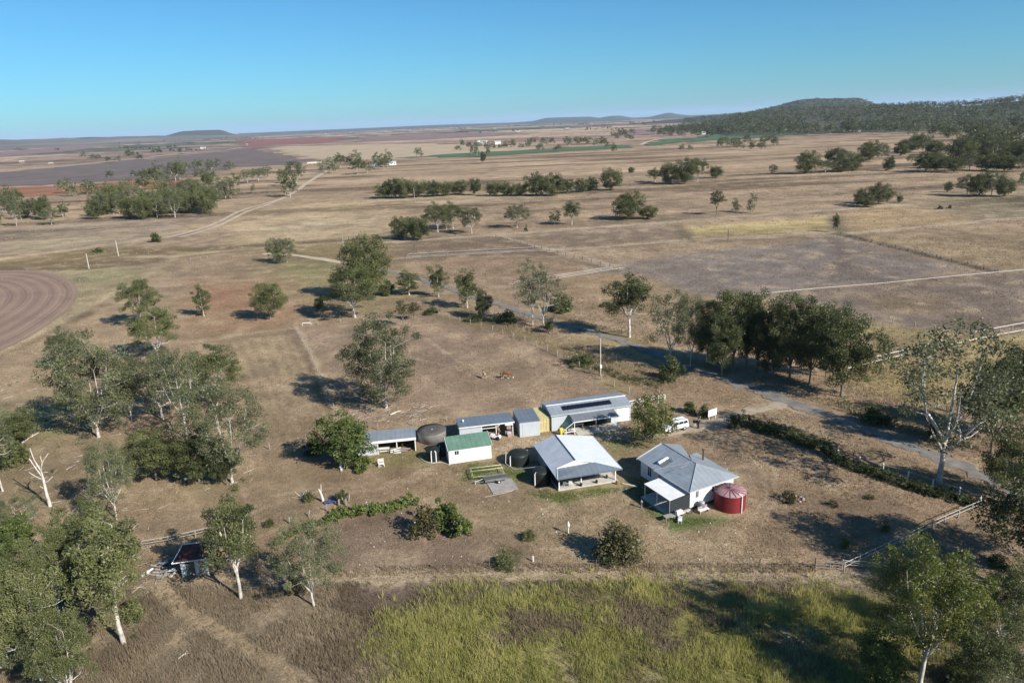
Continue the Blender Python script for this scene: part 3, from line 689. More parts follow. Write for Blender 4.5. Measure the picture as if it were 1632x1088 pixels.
# middle open shed
S = thing('open_shed', 'low grey-roofed open shed behind the green-roofed white shed', 'shed', (-9.2, 109.0, 0), R(10.5))
L, Dp = 9.2, 4.5
rf = MB().slab([(-.1, -.2, 2.55), (L, -.2, 2.55), (L, Dp, 2.32), (-.1, Dp, 2.32)], .06).obj('roof', M_slate, S)
MB().box(-.1, -.27, 2.38, L, -.205, 2.56).obj('fascia', M_white, rf)
MB().lathe([(.02, 2.47), (.14, 2.47), (.14, 2.85), (.02, 2.9)], 10, (.9, 2.2)).obj('roof_vent', M_white, rf)
MB().box(0, Dp - .1, 0, L - .1, Dp - .03, 2.25).obj('back_wall', M_wall, S); MB().box(0, .06, 0, .06, Dp - .1, 2.3).obj('end_wall', M_teal, S)
MB().box(0, 0, 0, 3.6, .06, 2.4).obj('front_wall', M_wall, S)
posts(S, [(3.7, .03), (6.1, .03), (8.9, .03)], 2.45, .06)
MB().box(3.76, .0, 1.75, 6.04, .06, 1.85).obj('front_rail', M_white, S)
MB().box(7.6, -.2, 2.0, 8.8, -.12, 2.35).obj('roller_blind', M_white, S)

# box shed right of it
S = thing('box_shed', 'narrow flat-roofed grey shed between the open shed and the yellow container', 'shed', (.7, 109.7, 0), R(10))
MB().box(0, 0, 0, 3.4, .07, 2.58).obj('front_wall', M_wall, S); MB().box(0, 5.7, 0, 3.4, 5.77, 2.5).obj('back_wall', M_wall, S)
for x in (0, 3.33): MB().box(x, .07, 0, x + .07, 5.7, 2.54).obj('side_wall', M_wally, S)
MB().slab([(-.1, -.1, 2.68), (3.5, -.1, 2.68), (3.5, 5.85, 2.58), (-.1, 5.85, 2.58)], .06).obj('roof', M_slate, S)
MB().box(.5, -.03, .05, 2.9, -.002, 2.3).obj('door', M_wall, S)

# yellow shipping container: ribs are real
S = thing('shipping_container', 'cream yellow shipping container wedged beside the solar shed', 'container', (3.35, 111.2, 0), R(14))
MB().box(.06, .06, .1, 2.38, 5.0, 2.45).obj('body', M_yellow, S)
for k in range(5): MB().box(.06 + .47 * k, 0, .12, .06 + .47 * k + .3, .06, 2.42).obj('front_rib', M_yellow, S)
for k in range(11): MB().box(.1, .2 + k * .44, 2.45, 2.34, .2 + k * .44 + .25, 2.48).obj('roof_rib', M_yellow, S)
MB().box(0, 0, 2.45, 2.44, .1, 2.55).box(0, 0, 0, 2.44, .1, .12).box(0, 0, .12, .06, .1, 2.45).box(2.38, 0, .12, 2.44, .1, 2.45).box(2.38, .1, 2.45, 2.44, 5, 2.55).box(0, .1, 2.45, .06, 5, 2.55).obj('corner_frame', M_yellow, S)

# open pavilion
S = thing('pavilion', 'open-sided pavilion with a broad silver gabled roof and white posts on a concrete floor', 'pavilion', (5.5, 89.8, 0), R(14))
L, Dp, E, RX, RZ = 9.6, 11.7, 2.6, 3.5, 3.75
hl, hr = (.75, 2.55, 2.6 + 1.15 * .75 / 3.5), (6.1, 2.05, 2.6 + 1.15 * (9.6 - 6.1) / 6.1)
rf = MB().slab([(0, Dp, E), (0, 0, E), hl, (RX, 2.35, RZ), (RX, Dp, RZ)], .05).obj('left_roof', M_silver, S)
r2 = MB().slab([(L, 0, E), (L, Dp, E), (RX + .004, Dp, RZ), (RX + .004, 2.35, RZ), hr], .05).obj('right_roof', M_silver_lit, S)
MB().slab([(0, -.003, E), (L, -.003, E), (hr[0], hr[1], hr[2] - .03), (hl[0], hl[1], hl[2] - .03)], .05).obj('verandah_roof', M_slate, S)
MB().tube([(RX, 2.3, RZ + .01), (RX, Dp + .05, RZ + .01)], .1, 6).obj('ridge_cap', M_grey, rf)
MB().tube([(hl[0], hl[1] - .06, hl[2] + .02), (RX, 2.28, RZ + .01), (hr[0], hr[1] - .06, hr[2] + .02)], .09, 6).tube([(.02, -.02, E + .03), (hl[0], hl[1] - .05, hl[2] + .03)], .05, 6).obj('barge_board', M_white, S)
MB().add([(hl[0], hl[1] + .02, hl[2] - .06), (hr[0], hr[1] + .02, hr[2] - .06), (RX, 2.33, RZ - .06)], [(0, 1, 2)]).obj('gable', M_white, S)
MB().box(-.05, -.12, E - .14, L + .05, -.01, E - .02).obj('gutter', M_grey, S)
for x in (-.06, L + .005): MB().box(x, .0, E - .12, x + .055, Dp, E + .02).obj('eave_gutter', M_silver, S)
posts(S, [(.7, 1.5), (4.0, 1.5), (9.2, 1.5), (6.7, 4.6), (9.2, 6.0), (9.2, 11.2), (.7, 11.2), (.7, 6.0)], lambda x, y: 2.72, .07)
MB().box(.5, 1.2, -.1, 9.5, 11.5, .2).obj('slab', M_conc, S)
MB().box(.55, 6.6, .2, .63, 11.4, 2.55).box(.63, 11.3, .2, 9.1, 11.38, 2.5).obj('back_wall', M_wall, S)
MB().box(.63, 6.5, .2, 6.2, 6.58, 2.55).obj('inner_wall', M_dktimber, S)
MB().box(.58, 1.4, .2, .62, 6.5, 2.4).obj('side_screen', M_shadecl, S)
MB().box(3.4, 2.6, 3.02, 3.42, 2.64, 3.05).obj('lamp', M_white, S)
def table(label, at, rz, l, d, h, m, name='table', cat='table'):
    t = thing(name, label, cat, at, rz); MB().box(-l / 2, -d / 2, h - .06, l / 2, d / 2, h).obj('top', m, t)
    for sx in (-1, 1):
        for sy in (-1, 1): MB().box(sx * (l / 2 - .08) - .03, sy * (d / 2 - .08) - .03, 0, sx * (l / 2 - .08) + .03, sy * (d / 2 - .08) + .03, h - .06).obj('leg', M_timber, t)
    return t
def lp(o, ang, x, y): a = R(ang); return (o[0] + math.cos(a) * x - math.sin(a) * y, o[1] + math.sin(a) * x + math.cos(a) * y)
q = lp((5.5, 89.8), 14, 5.7, 4.0); t = thing('table_tennis_table', 'blue-topped table under the pavilion roof', 'table', (*q, .2), R(14))
MB().box(-1.2, -.75, .72, 1.2, .75, .78).obj('top', M_blue, t)
for sx in (-1, 1): MB().box(sx * .9 - .04, -.6, 0, sx * .9 + .04, .6, .72).obj('leg', M_grey, t)
MB().box(-1.15, -.72, .1, 1.15, -.7, .72).obj('apron', M_blue, t)
q = lp((5.5, 89.8), 14, 2.3, 2.6); table('outdoor table with chairs on the left of the pavilion floor', (*q, .2), R(20), 1.4, .8, .75, M_timber)
def chair(label, at, rz, m, grp=None):
    t = thing('chair', label, 'chair', at, rz, grp); MB().box(-.24, -.24, .42, .24, .24, .47).obj('seat', m, t); MB().box(-.24, .2, .47, .24, .25, .92).obj('backrest', m, t)
    for sx in (-1, 1):
        for sy in (-1, 1): MB().box(sx * .2 - .02, sy * .2 - .02, 0, sx * .2 + .02, sy * .2 + .02, .42).obj('leg', m, t)
for k, (x, y, a, lb) in enumerate([(1.6, 2.0, 200, 'dark chair at the left end of the pavilion table'), (2.5, 1.7, 170, 'white chair nearest the slab edge at the pavilion table'), (3.3, 2.8, 60, 'dark chair at the right end of the pavilion table')]):
    q = lp((5.5, 89.8), 14, x, y); chair(lb, (*q, .2), R(a), M_white if k == 1 else M_grey)
for k, (x, y, lb) in enumerate([(3.9, 1.25, 'small dark potted plant by the middle white post of the pavilion'), (6.3, 1.4, 'small dark potted plant on the slab edge between two pavilion posts'), (8.2, 2.3, 'dark pot near the right post of the pavilion')]):
    q = lp((5.5, 89.8), 14, x, y); t = thing('plant_pot', lb, 'pot', (*q, .2)); MB().lathe([(0, 0), (.14, 0), (.2, .3), (.17, .3), (.16, .25), (0, .25)], 12).obj('pot', M_black, t)
    MB().add(*[[(rgd.uniform(-.25, .25), rgd.uniform(-.25, .25), .25 + rgd.uniform(0, .35)) for _ in range(36)], [(i, i + 1, i + 2) for i in range(0, 36, 3)]]).obj('foliage', mat('pot leaves', (.06, .1, .04)), t)

# the house
S = thing('farmhouse', 'white farmhouse with a grey hipped metal roof beside the red tank', 'house', (22.4, 84.0, 0), R(27))
E = 3.0; ax = (4.25, 3.7, 4.4); rb = (4.5, 11.2, 4.35)
rf = MB().slab([(0, 7.2, E), (0, 0, E), (8.4, 0, E), (8.4, 8.6, E), (4.4, 5.0, 4.42), ax], .07).obj('roof', M_zinc, S)
rf.data = MB().slab([(0, 7.4, E), (0, 0, E), ax, (4.25, 4.4, 4.4)], .06).slab([(.003, -.003, E), (8.4, 0, E), (4.253, 3.697, 4.4)], .06).slab([(8.4, .003, E), (8.6, 8.4, E), (5.9, 7.0, 3.95), (4.25, 4.4, 4.4), (4.256, 3.703, 4.4)], .06).slab([(8.6, 8.403, E), (4.5, 8.4, E), (5.9, 7.003, 3.95)], .06).mesh('roof', M_zinc)
MB().slab([(.1, 11.4, E), (.0, 7.1, E), (4.2, 4.4, 4.33), (4.6, 11.4, 4.33)], .06).slab([(4.6, 11.4, 4.33), (4.2, 4.4, 4.33), (5.6, 6.6, 3.9), (8.2, 11.4, 3.15)], .06).obj('rear_roof', M_zincy, S)
for a, b in (((0, 0, E + .02), ax), ((8.4, 0, E + .02), ax), (ax, (4.25, 4.4, 4.42)), ((0, 7.4, E + .03), (4.25, 4.4, 4.42)), ((4.3, 4.4, 4.36), (4.6, 11.4, 4.36))):
    MB().tube([a, b], .075, 5).obj('ridge_cap', M_steel, rf)
MB().box(-.1, -.1, E - .16, 8.5, -.0, E - .02).box(-.1, .0, E - .16, .0, 7.4, E - .02).obj('gutter', M_silver, S)
MB().box(.0, 11.4, E - .2, .12, 11.42, E).hexa([(.05, 11.41, E - .1), (.05, 11.46, E - .1), (4.6, 11.46, 4.25), (4.6, 11.41, 4.25)], [(.05, 11.41, E + .06), (.05, 11.46, E + .06), (4.6, 11.46, 4.42), (4.6, 11.41, 4.42)]).obj('barge_board', M_silver, S)
MB().box(.45, .45, .35, 8.0, .53, E - .05).obj('front_wall', M_board, S)
MB().box(.45, .53, .35, .53, 7.2, E - .05).obj('left_wall', M_boardy, S); MB().box(7.92, .53, .35, 8.0, 8.1, E - .05).obj('right_wall', M_boardy, S)
MB().box(.55, 7.2, .35, .63, 11.1, E - .05).obj('rear_left_wall', M_boardy, S); MB().box(.63, 11.02, .35, 7.9, 11.1, E + .05).obj('rear_wall', M_board, S)
MB().box(7.0, 8.1, .35, 7.08, 11.02, E).obj('rear_right_wall', M_boardy, S)
MB().box(.6, .6, 0, 7.85, 8.0, .35).obj('base', M_dktimber, S)
window(S, 1.35, 1.5, .55, 1.1, .45); window(S, 4.1, 1.6, .8, .9, .45); window(S, 5.3, 1.6, .8, .9, .45)
MB().box(6.5, .42, .5, 7.8, .448, 2.6).obj('door', M_white, S)
window(S, 8.6, 1.1, .9, 1.5, .55, 'y', -1); window(S, 6.2, 1.4, .8, 1.1, .45, 'y', -1)
MB().box(.3, 8.3, .7, .54, 9.7, .78).obj('window_box', M_white, S)
aw = MB().slab([(-2.9, .55, 2.35), (.0, .55, 2.52), (.0, 5.9, 2.52), (-2.9, 5.9, 2.35)], .06).obj('awning', M_white, S)
MB().box(-2.8, .5, .25, .4, .545, 2.3).obj('shade_screen', M_shadecl, S)
posts(S, [(-2.8, .62), (-2.8, 5.8), (-2.8, 3.2)], 2.3, .05)
MB().box(-3.0, .2, -.05, .44, 6.4, .22).obj('patio', M_conc, S)
MB().tube([(7.0, 5.4, 3.3), (7.0, 5.4, 5.0)], .12, 8).lathe([(.2, 5.0), (.2, 5.15), (0, 5.2)], 8, (7.0, 5.4)).obj('flue', mat('rusty flue', (.10, .05, .04), .7), S)
sw = MB().tube([(1.1, 7.9, 3.5), (2.7, 7.9, 3.9)], .28, 10).obj('water_heater', M_silver, S)
MB().slab([(1.0, 7.7, 3.38), (2.8, 7.7, 3.95), (2.8, 6.7, 3.9), (1.0, 6.7, 3.33)], .08).obj('collector', M_grey, sw)
MB().tube([(2.6, 6.9, 3.7), (2.6, 6.9, 4.5)], .04, 6).lathe([(0, 0), (.25, .05), (.42, .16)], 12).obj('satellite_dish', M_grey, S)
MB().tube([(1.6, 3.4, 3.6), (1.6, 3.4, 4.8)], .025, 5).tube([(1.2, 3.4, 4.7), (2.3, 3.4, 4.75)], .02, 5).tube([(1.3, 3.1, 4.71), (1.3, 3.7, 4.71)], .015, 4).tube([(1.8, 3.1, 4.73), (1.8, 3.7, 4.73)], .015, 4).obj('aerial', M_steel, S)
H1 = lambda x, y: lp((22.4, 84.0), 27, x, y)
q = H1(-3.3, -.2); table('grey slatted outdoor table at the open corner of the farmhouse awning', (*q, .0), R(20), 1.9, .8, .74, M_timber)
q = H1(-2.2, -.55); t = thing('barbecue', 'white barbecue beside the dark screen of the farmhouse awning', 'barbecue', (*q, 0), R(30))
MB().box(-.5, -.25, .75, .5, .25, .95).obj('body', M_white, t); MB().hexa([(-.5, -.25, .95), (.5, -.25, .95), (.5, .25, .95), (-.5, .25, .95)], [(-.45, -.1, 1.25), (.45, -.1, 1.25), (.45, .2, 1.25), (-.45, .2, 1.25)]).obj('hood', M_white, t)
for x in (-.42, .36): MB().box(x, -.2, 0, x + .06, .2, .75).obj('leg', M_grey, t)
q = H1(-2.75, -1.4); chair('white garden chair in the sun before the barbecue', (*q, 0), R(-20), M_white)
q = H1(1.6, -.9); t = thing('garden_bench', 'white and red garden seat between the farmhouse wall and the red tank', 'seat', (*q, 0), R(27))
MB().box(-.8, -.25, .4, .8, .25, .48).obj('seat', M_white, t); MB().box(-.8, .22, .48, .8, .28, .85).obj('backrest', M_redroof, t)
for x in (-.75, .67): MB().box(x, -.22, 0, x + .08, .22, .4).obj('leg', M_timber, t)
q = G(1118, 812); t = thing('water_barrel', 'dark grey barrel in the shade beside the farmhouse front wall', 'barrel', (q[0], q[1], 0))
MB().lathe([(0, 0), (.42, 0), (.46, .5), (.42, 1.15), (.38, 1.15)], 16).obj('body', M_grey, t); MB().lathe([(.4, 1.15), (.4, 1.2), (0, 1.22)], 16).obj('lid', M_steel, t)
q = H1(-4.6, 4.2); t = thing('garden_statue', 'small pale ornament on a post in the shade beside the farmhouse', 'ornament', (*q, 0)); MB().lathe([(.12, 0), (.1, .8), (.2, .85), (.2, .95), (0, 1.25)], 8).obj('post', M_oldconc, t)

# derelict hut bottom left
g = G(291, 919); S = thing('derelict_hut', 'derelict hut with a rusty dark red roof edged in white near the left gums', 'hut', (g[0], g[1], 0), R(4))
W_ = 2.8
MB().slab([(-.7, -.5, 2.15), (3.5, -.3, 2.35), (3.6, 2.9, 2.75), (-.6, 2.9, 2.55)], .04).obj('roof', M_rust, S)
for a, b in (((-.7, -.5, 2.2), (3.5, -.3, 2.4)), ((-.7, -.5, 2.2), (-.6, 2.9, 2.6)), ((3.5, -.3, 2.4), (3.6, 2.9, 2.8)), ((-.6, 2.9, 2.6), (3.6, 2.9, 2.8))): MB().tube([a, b], .07, 4, smooth=False).obj('roof_edge', M_white, S)
for k, (x, zt, mm) in enumerate([(0, 2.1, M_wall), (.6, 1.7, M_teal), (1.05, 2.15, M_dktimber), (1.6, 2.05, M_wall), (2.15, 2.2, M_redroof), (2.6, 2.1, M_wall)]): MB().box(x, 0, 0, x + (.5 if k else .55), .06, zt).obj('wall_panel', mm, S)
MB().box(0, 2.6, 0, 3.1, 2.66, 2.4).box(0, .06, 0, .06, 2.6, 2.1).box(3.04, .06, 0, 3.1, 2.6, 2.2).obj('wall', M_dktimber, S)
MB().hexa([(.95, -.8, 0), (1.05, -.8, 0), (1.05, -.7, 0), (.95, -.7, 0)], [(1.0, -.1, 1.5), (1.1, -.1, 1.5), (1.1, 0, 1.5), (1.0, 0, 1.5)]).obj('leaning_board', M_rust, S)
r = random.Random(4)
for k, (px, py, lb) in enumerate([(262, 898, 'weathered grey timber heap left of the derelict hut'), (250, 911, 'pale rubble pile at the edge of the left gums'), (272, 914, 'pale broken boards on the ground before the derelict hut')]):
    g = G(px, py); t = thing('rubble_heap', lb, 'heap', (g[0], g[1], 0), r.uniform(0, 1))
    for j in range(10):
        l = r.uniform(.5, 1.6); o = MB().box(-l / 2, -.12, 0, l / 2, .12, .08).obj('board', [M_timber, M_white, M_oldconc][j % 3], t)
        o.location = (r.uniform(-1, 1), r.uniform(-.5, .5), r.uniform(0, .35)); o.rotation_euler = (r.uniform(-.3, .3), r.uniform(-.4, .4), r.uniform(-.8, .8))
g = G(318, 914); t = thing('rubble_heap', 'tan sacks and tin heaped against the front of the derelict hut', 'heap', (g[0], g[1], 0))
for j in range(6):
    o = MB().lathe([(0, 0), (.35, .02), (.4, .2), (.25, .4), (0, .45)], 8).obj('sack', M_soil if j % 2 else M_timber, t); o.location = (r.uniform(-.8, .8), r.uniform(-.4, .3), r.uniform(0, .1)); o.scale = (1, .7, .8)

# ---------------------------------------------------------------- tanks
def tank(name, label, at, rad, h, m, mroof, rise, ribs=0, pipe=None, mrib=None, rings=True, dome=False):
    t = thing(name, label, 'water tank', (*at, 0)); body = MB(); prof = [(0, 0), (rad, 0)]
    if rings:
        k = max(4, int(h / .28))
        for i in range(k): z = h * i / k; prof += [(rad, z + .01), (rad + .025, z + h / k * .5), (rad, h * (i + 1) / k - .01)]
    else: prof += [(rad, h)]
    body.lathe(prof, 40).obj('body', m, t)
    if dome: pr = [(rad + .02, h), (rad * .96, h + rise * .25), (rad * .75, h + rise * .62), (rad * .4, h + rise * .9), (0, h + rise)]
    else: pr = [(rad + .06, h - .03), (rad + .06, h + .02), (rad * .5, h + rise * .55), (.2, h + rise), (0, h + rise)]
    rf = MB().lathe(pr, 40).obj('roof', mroof, t)
    for k in range(ribs):
        a = 2 * math.pi * k / ribs + .1
        MB().tube([((rad + .05) * math.cos(a), (rad + .05) * math.sin(a), h + .05), (.2 * math.cos(a), .2 * math.sin(a), h + rise + .03)], .045, 5).obj('roof_rib', mrib, rf)
    MB().lathe([(.22, h + rise - .02), (.22, h + rise + .08), (0, h + rise + .1)], 12).obj('hatch', mrib or m, rf)
    if pipe is not None:
        for a in pipe:
            c, s = math.cos(R(a)), math.sin(R(a)); q = (rad + .12)
            MB().tube([(q * c, q * s, 0), (q * c, q * s, h + .05), (rad * .8 * c, rad * .8 * s, h + .15)], .085, 8).obj('pipe', M_white, t)
    return t
tank('water_tank', 'big round dark red tank with a faded pink ribbed roof beside the farmhouse', G(1162.5, 806)[:2], 2.0, 2.35, M_red, M_redroof, .2, 16, [-62], M_redrib)
tank('water_tank', 'squat weathered concrete tank between the open sheds', G(689, 699)[:2], 2.35, 1.7, M_oldconc, mat('dark concrete lid', (.10, .09, .08), .9), .04, 0, None, M_oldconc, False)
tank('water_tank', 'black poly tank with white downpipes left of the green-roofed shed', (-13.0, 102.9), 1.1, 1.6, M_black, M_black, .35, 10, [-65, -100], M_black, True, True)
tank('water_tank', 'black poly tank tucked against the end wall of the green-roofed shed', (-11.6, 104.6), 1.0, 1.6, M_black, M_black, .3, 8, [-120], M_black, True, True)
tank('water_tank', 'larger black domed poly tank behind the left eave of the pavilion', (.3, 100.5), 1.6, 1.55, M_black, M_black, .55, 12, [-140, 30], M_black, True, True)
tank('water_tank', 'smaller black domed tank with a white post pipe beside the pavilion verandah', (3.4, 93.9), 1.35, 1.9, M_black, M_black, .45, 10, [-130], M_black, True, True)
# curved bed edging and inlet pipe between tanks
t = thing('inlet_pipe', 'thin white overhead pipe between the two black tanks beside the pavilion', 'pipe', (0, 0, 0))
MB().tube([(-1.6, 100.2, 2.0), (-1.7, 98.6, .9), (-.4, 96.5, .9), (2.2, 95.0, 1.9), (3.0, 94.6, 2.2)], .04, 6).obj('pipe', M_white, t)
t = thing('garden_edging', 'pale curved edging round the black tanks beside the green-roofed shed', 'edging', (0, 0, 0))
L = smooth_line([G(*p)[:2] for p in [(668, 727), (676, 735), (690, 738), (703, 737), (716, 741)]], .5)
for i in range(len(L) - 1):
    a, b = L[i], L[i + 1]; MB().tube([(a[0], a[1], .06), (b[0], b[1], .06)], .08, 5).obj('kerb_stone', M_conc, t)

# ---------------------------------------------------------------- trees
L_gum = leafmat('gum leaves', (0.045, 0.057, 0.021), (0.129, 0.145, 0.053), (0.235, 0.239, 0.098), .35)
L_grey = leafmat('grey gum leaves', (0.054, 0.062, 0.030), (0.149, 0.161, 0.077), (0.247, 0.251, 0.130), .35)
L_dark = leafmat('dark leaves', (0.032, 0.044, 0.017), (0.095, 0.113, 0.041), (0.176, 0.191, 0.073), .32)
L_lime = leafmat('bright leaves', (0.038, 0.057, 0.016), (0.121, 0.158, 0.042), (0.223, 0.245, 0.073))
L_dry = leafmat('drying leaves', (0.064, 0.055, 0.029), (0.138, 0.117, 0.061), (0.211, 0.179, 0.093))
L_wood = leafmat('forest leaves', (0.038, 0.046, 0.023), (0.097, 0.105, 0.050), (0.188, 0.189, 0.093))
M_bark = mat('pale gum bark', (.56, .52, .46), .85, 0, .5, 1.3, bump=.3, col2=(.27, .23, .19))
M_bark2 = mat('grey brown bark', (.22, .18, .145), .9, 0, .4, 1.2, bump=.3)
M_dead = mat('bleached dead wood', (.62, .57, .50), .85, 0, .35, 1.2, col2=(.36, .31, .26))

def leaves(centres, radii, n, size, rg, droop=.5, flat=.75):
    """leaf spray: small rhombs in clumps; returns V, F, tint"""
    K = len(centres); cen = np.repeat(centres, n, 0); rad = np.repeat(radii, n)[:, None]
    d = rg.normal(size=(K * n, 3)); d /= np.linalg.norm(d, axis=1)[:, None]
    rr = rg.uniform(.25, 1.0, (K * n, 1)) ** .6
    p = cen + d * rr * rad * rg.uniform(.8, 1.25, (K * n, 1)) * np.array([1, 1, flat])
    ax = rg.normal(size=(K * n, 3)); ax[:, 2] = ax[:, 2] * .6 - droop; ax /= np.linalg.norm(ax, axis=1)[:, None]
    b = np.cross(ax, rg.normal(size=(K * n, 3))); b /= np.linalg.norm(b, axis=1)[:, None] + 1e-9
    s = size * rg.uniform(.6, 1.5, (K * n, 1)); w_ = s * rg.uniform(.32, .6, (K * n, 1))
    V = np.stack([p - ax * s * .5, p + b * w_ * .5, p + ax * s * .5, p - b * w_ * .5], 1).reshape(-1, 3)
    F = np.arange(K * n * 4).reshape(-1, 4)
    ct = np.repeat(rg.normal(0, .16, K), n)
    tint = np.clip(.5 + ct + rg.normal(0, .15, K * n), .02, .98)
    return V, F, tint

def skeleton(seed, H, W, fork, nl, K, up=.62, lean=0.0, umb=.5, gap=.9, low=.35):
    """trunk, limbs and the foliage clump centres of a tree; umb: how far leaves keep to the outer top"""
    r = random.Random(seed); rg = np.random.default_rng(seed); mb = MB()
    base_r = H * .0125 + .05
    tr = [np.array([0, 0, -.15])]; dirn = np.array([lean, r.uniform(-.06, .06), 1.0])
    for i in range(4): tr.append(tr[-1] + dirn * fork / 4 + np.array([r.uniform(-.05, .05), r.uniform(-.05, .05), 0]) * fork * .4)
    mb.tube(tr, [base_r * 1.25, base_r, base_r * .95, base_r * .88, base_r * .8], 8)
    top = tr[-1]; ctr = np.array([lean * H * .55, 0, fork + (H - fork) * .46]); rz, rx = (H - fork * low * 2) * .52, W / 2
    ph = rg.uniform(0, 6.28, 3)
    C_ = []
    tries = 0
    while len(C_) < K and tries < 6000:
        tries += 1
        d = rg.normal(size=3); d /= np.linalg.norm(d)
        if d[2] < -up: continue
        q = rg.uniform(umb, 1.0)
        a = math.atan2(d[1], d[0]); lob = 1 + .16 * math.sin(2 * a + ph[0]) + .12 * math.sin(3 * a + ph[1] + 2 * d[2]) + .08 * math.sin(5 * a + ph[2])
        p = ctr + d * np.array([rx * lob, rx * lob, rz * (1 + .07 * math.sin(3 * a + ph[1]))]) * q
        if p[2] < fork * low * 1.6: continue
        if all(np.linalg.norm((p - c) * np.array([1, 1, 1.25])) > gap * W * .095 for c in C_): C_.append(p)
    C_ = np.array(C_)
    limbs = []
    for k in range(nl):
        a = 2 * math.pi * k / nl + r.uniform(-.4, .4); el = r.uniform(.55, .95)
        tip = top + np.array([math.cos(a) * W * .30 * el, math.sin(a) * W * .30 * el, (H - fork) * r.uniform(.5, .8)])
        st = tr[-1 - (k % 2)]; mid = st * .55 + tip * .45 + np.array([math.cos(a), math.sin(a), -.25]) * W * .05 + rg.normal(size=3) * W * .015
        P = smooth_line([st, mid, tip], H * .09); n = len(P); lr = base_r * r.uniform(.55, .75)
        mb.tube(P, [lr * (1 - .75 * i / (n - 1)) for i in range(n)], 6); limbs += [(q, lr * (1 - .75 * i / (n - 1))) for i, q in enumerate(P)]
    LP = np.array([q for q, _ in limbs])
    for c in C_:
        d = np.linalg.norm(LP - c, axis=1) + np.maximum(0, LP[:, 2] - c[2] + .5) * 1.2; i = int(d.argmin()); q, lr = limbs[i]
        v = c - q; mid = q + v * .5 + np.array([0, 0, -.06 * np.linalg.norm(v)]) + rg.normal(size=3) * .05 * np.linalg.norm(v)
        b0 = min(lr * .7, .03 + .026 * np.linalg.norm(v)); mb.tube([q, mid, c], [b0, b0 * .7, b0 * .3], 4, cap=False)
        if np.linalg.norm(v) > W * .12: limbs += [(mid, b0 * .7)]; LP = np.vstack([LP, mid])
    return mb, C_, rg

PROTO = {}
def make_proto(kind, variants):
    PROTO[kind] = []
    for sd, f in variants:
        mb, V, F, T, ml, mbk, H, W = f(sd)
        PROTO[kind].append((mb.mesh('trunk', mbk) if mb else None, npmesh('crown', V, F, ml, tint=T) if V is not None else None, H, W))
def gum(H, W, fork, nl, K, n, size, ml, mbk, umb=.5, gap=.9, rad=.10, **kw):
    def f(sd):
        mb, c, rg = skeleton(sd, H, W, fork, nl, K, umb=umb, gap=gap, **kw)
        rr = W * rad * rg.uniform(.65, 1.25, len(c)); V, F, T = leaves(c, rr, n, size, rg)
        return mb, V, F, T, ml, mbk, H, W
    return f
def bush(H, W, K, n, size, ml, mbk=None, flat=.9, lob=.15):
    def f(sd):
        rg = np.random.default_rng(sd); d = rg.normal(size=(K, 3)); d /= np.linalg.norm(d, axis=1)[:, None]
        d[:, 2] = abs(d[:, 2]) * 1.1 - .12; q = rg.uniform(.35, .86, (K, 1))
        c = d * q * np.array([W / 2, W / 2, H * .86]) * (1 + lob * np.sin(3 * np.arctan2(d[:, 1], d[:, 0]) + sd))[:, None] + np.array([0, 0, H * .12])
        V, F, T = leaves(c, W * .13 * rg.uniform(.7, 1.3, K), n, size, rg, .1, flat)
        V[:, 2] = np.maximum(V[:, 2], .0); mb = MB()
        for i in range(0, K, 3): mb.tube([(0, 0, -.1), c[i] * .5 + np.array([0, 0, .05 * H]), c[i]], [H * .02, H * .012, H * .005], 4, cap=False)
        return mb, V, F, T, ml, mbk or M_bark2, H, W
    return f
BIG = gum(17, 14, 4.2, 6, 85, 270, .29, L_gum, M_bark, umb=.42)
BIGG = gum(17, 15, 4.0, 6, 80, 240, .29, L_grey, M_bark, umb=.5, gap=1.0)
make_proto('gum', [(s, BIG) for s in (3, 8, 21)])
make_proto('greygum', [(s, BIGG) for s in (5, 14, 33)])
make_proto('sparse', [(s, gum(16, 13, 4.6, 6, 55, 140, .29, L_grey, M_bark, umb=.5, gap=1.1, rad=.105)) for s in (6, 17)])
make_proto('round', [(s, gum(14, 11, 3.2, 6, 110, 240, .29, L_gum, M_bark2, umb=.35, gap=.72, rad=.12, up=.85, low=.22)) for s in (2, 27)])
make_proto('dark', [(s, gum(14, 11, 3.0, 6, 105, 235, .29, L_dark, M_bark2, umb=.35, gap=.75, rad=.12, up=.85, low=.22)) for s in (4, 19)])
make_proto('slim', [(s, gum(11, 5.4, 2.2, 4, 60, 130, .28, L_gum, M_bark, umb=.3, gap=.9, rad=.17, up=.95, low=.2)) for s in (7, 12, 25)])
make_proto('tall', [(s, gum(15, 7.5, 4.6, 4, 60, 220, .28, L_gum, M_bark, umb=.35, gap=.95, rad=.15)) for s in (10, 30)])
make_proto('lime', [(s, gum(9, 8, 1.6, 6, 85, 130, .34, L_lime, M_bark2, umb=.4, gap=.8, rad=.125, up=.95, low=.15)) for s in (15, 22)])
make_proto('orchard', [(s, gum(7, 7.5, 1.5, 6, 80, 75, .30, leafmat('garden leaves', (0.043, 0.055, 0.016), (0.115, 0.140, 0.035), (0.235, 0.227, 0.063)), M_bark2, umb=.4, gap=.8, rad=.12, up=.95, low=.15)) for s in (16,)])
make_proto('oval', [(s, gum(17, 13.5, 2.6, 7, 110, 230, .29, L_grey, M_bark, umb=.42, up=.9, low=.22)) for s in (81, 82)])
make_proto('low', [(s, gum(10, 11, 1.0, 6, 90, 150, .34, L_gum, M_bark2, umb=.35, gap=.82, rad=.125, up=1.0, low=.1)) for s in (61, 62)])
make_proto('lowdark', [(s, gum(10, 11, 1.0, 6, 90, 150, .34, L_dark, M_bark2, umb=.35, gap=.82, rad=.125, up=1.0, low=.1)) for s in (64, 65)])
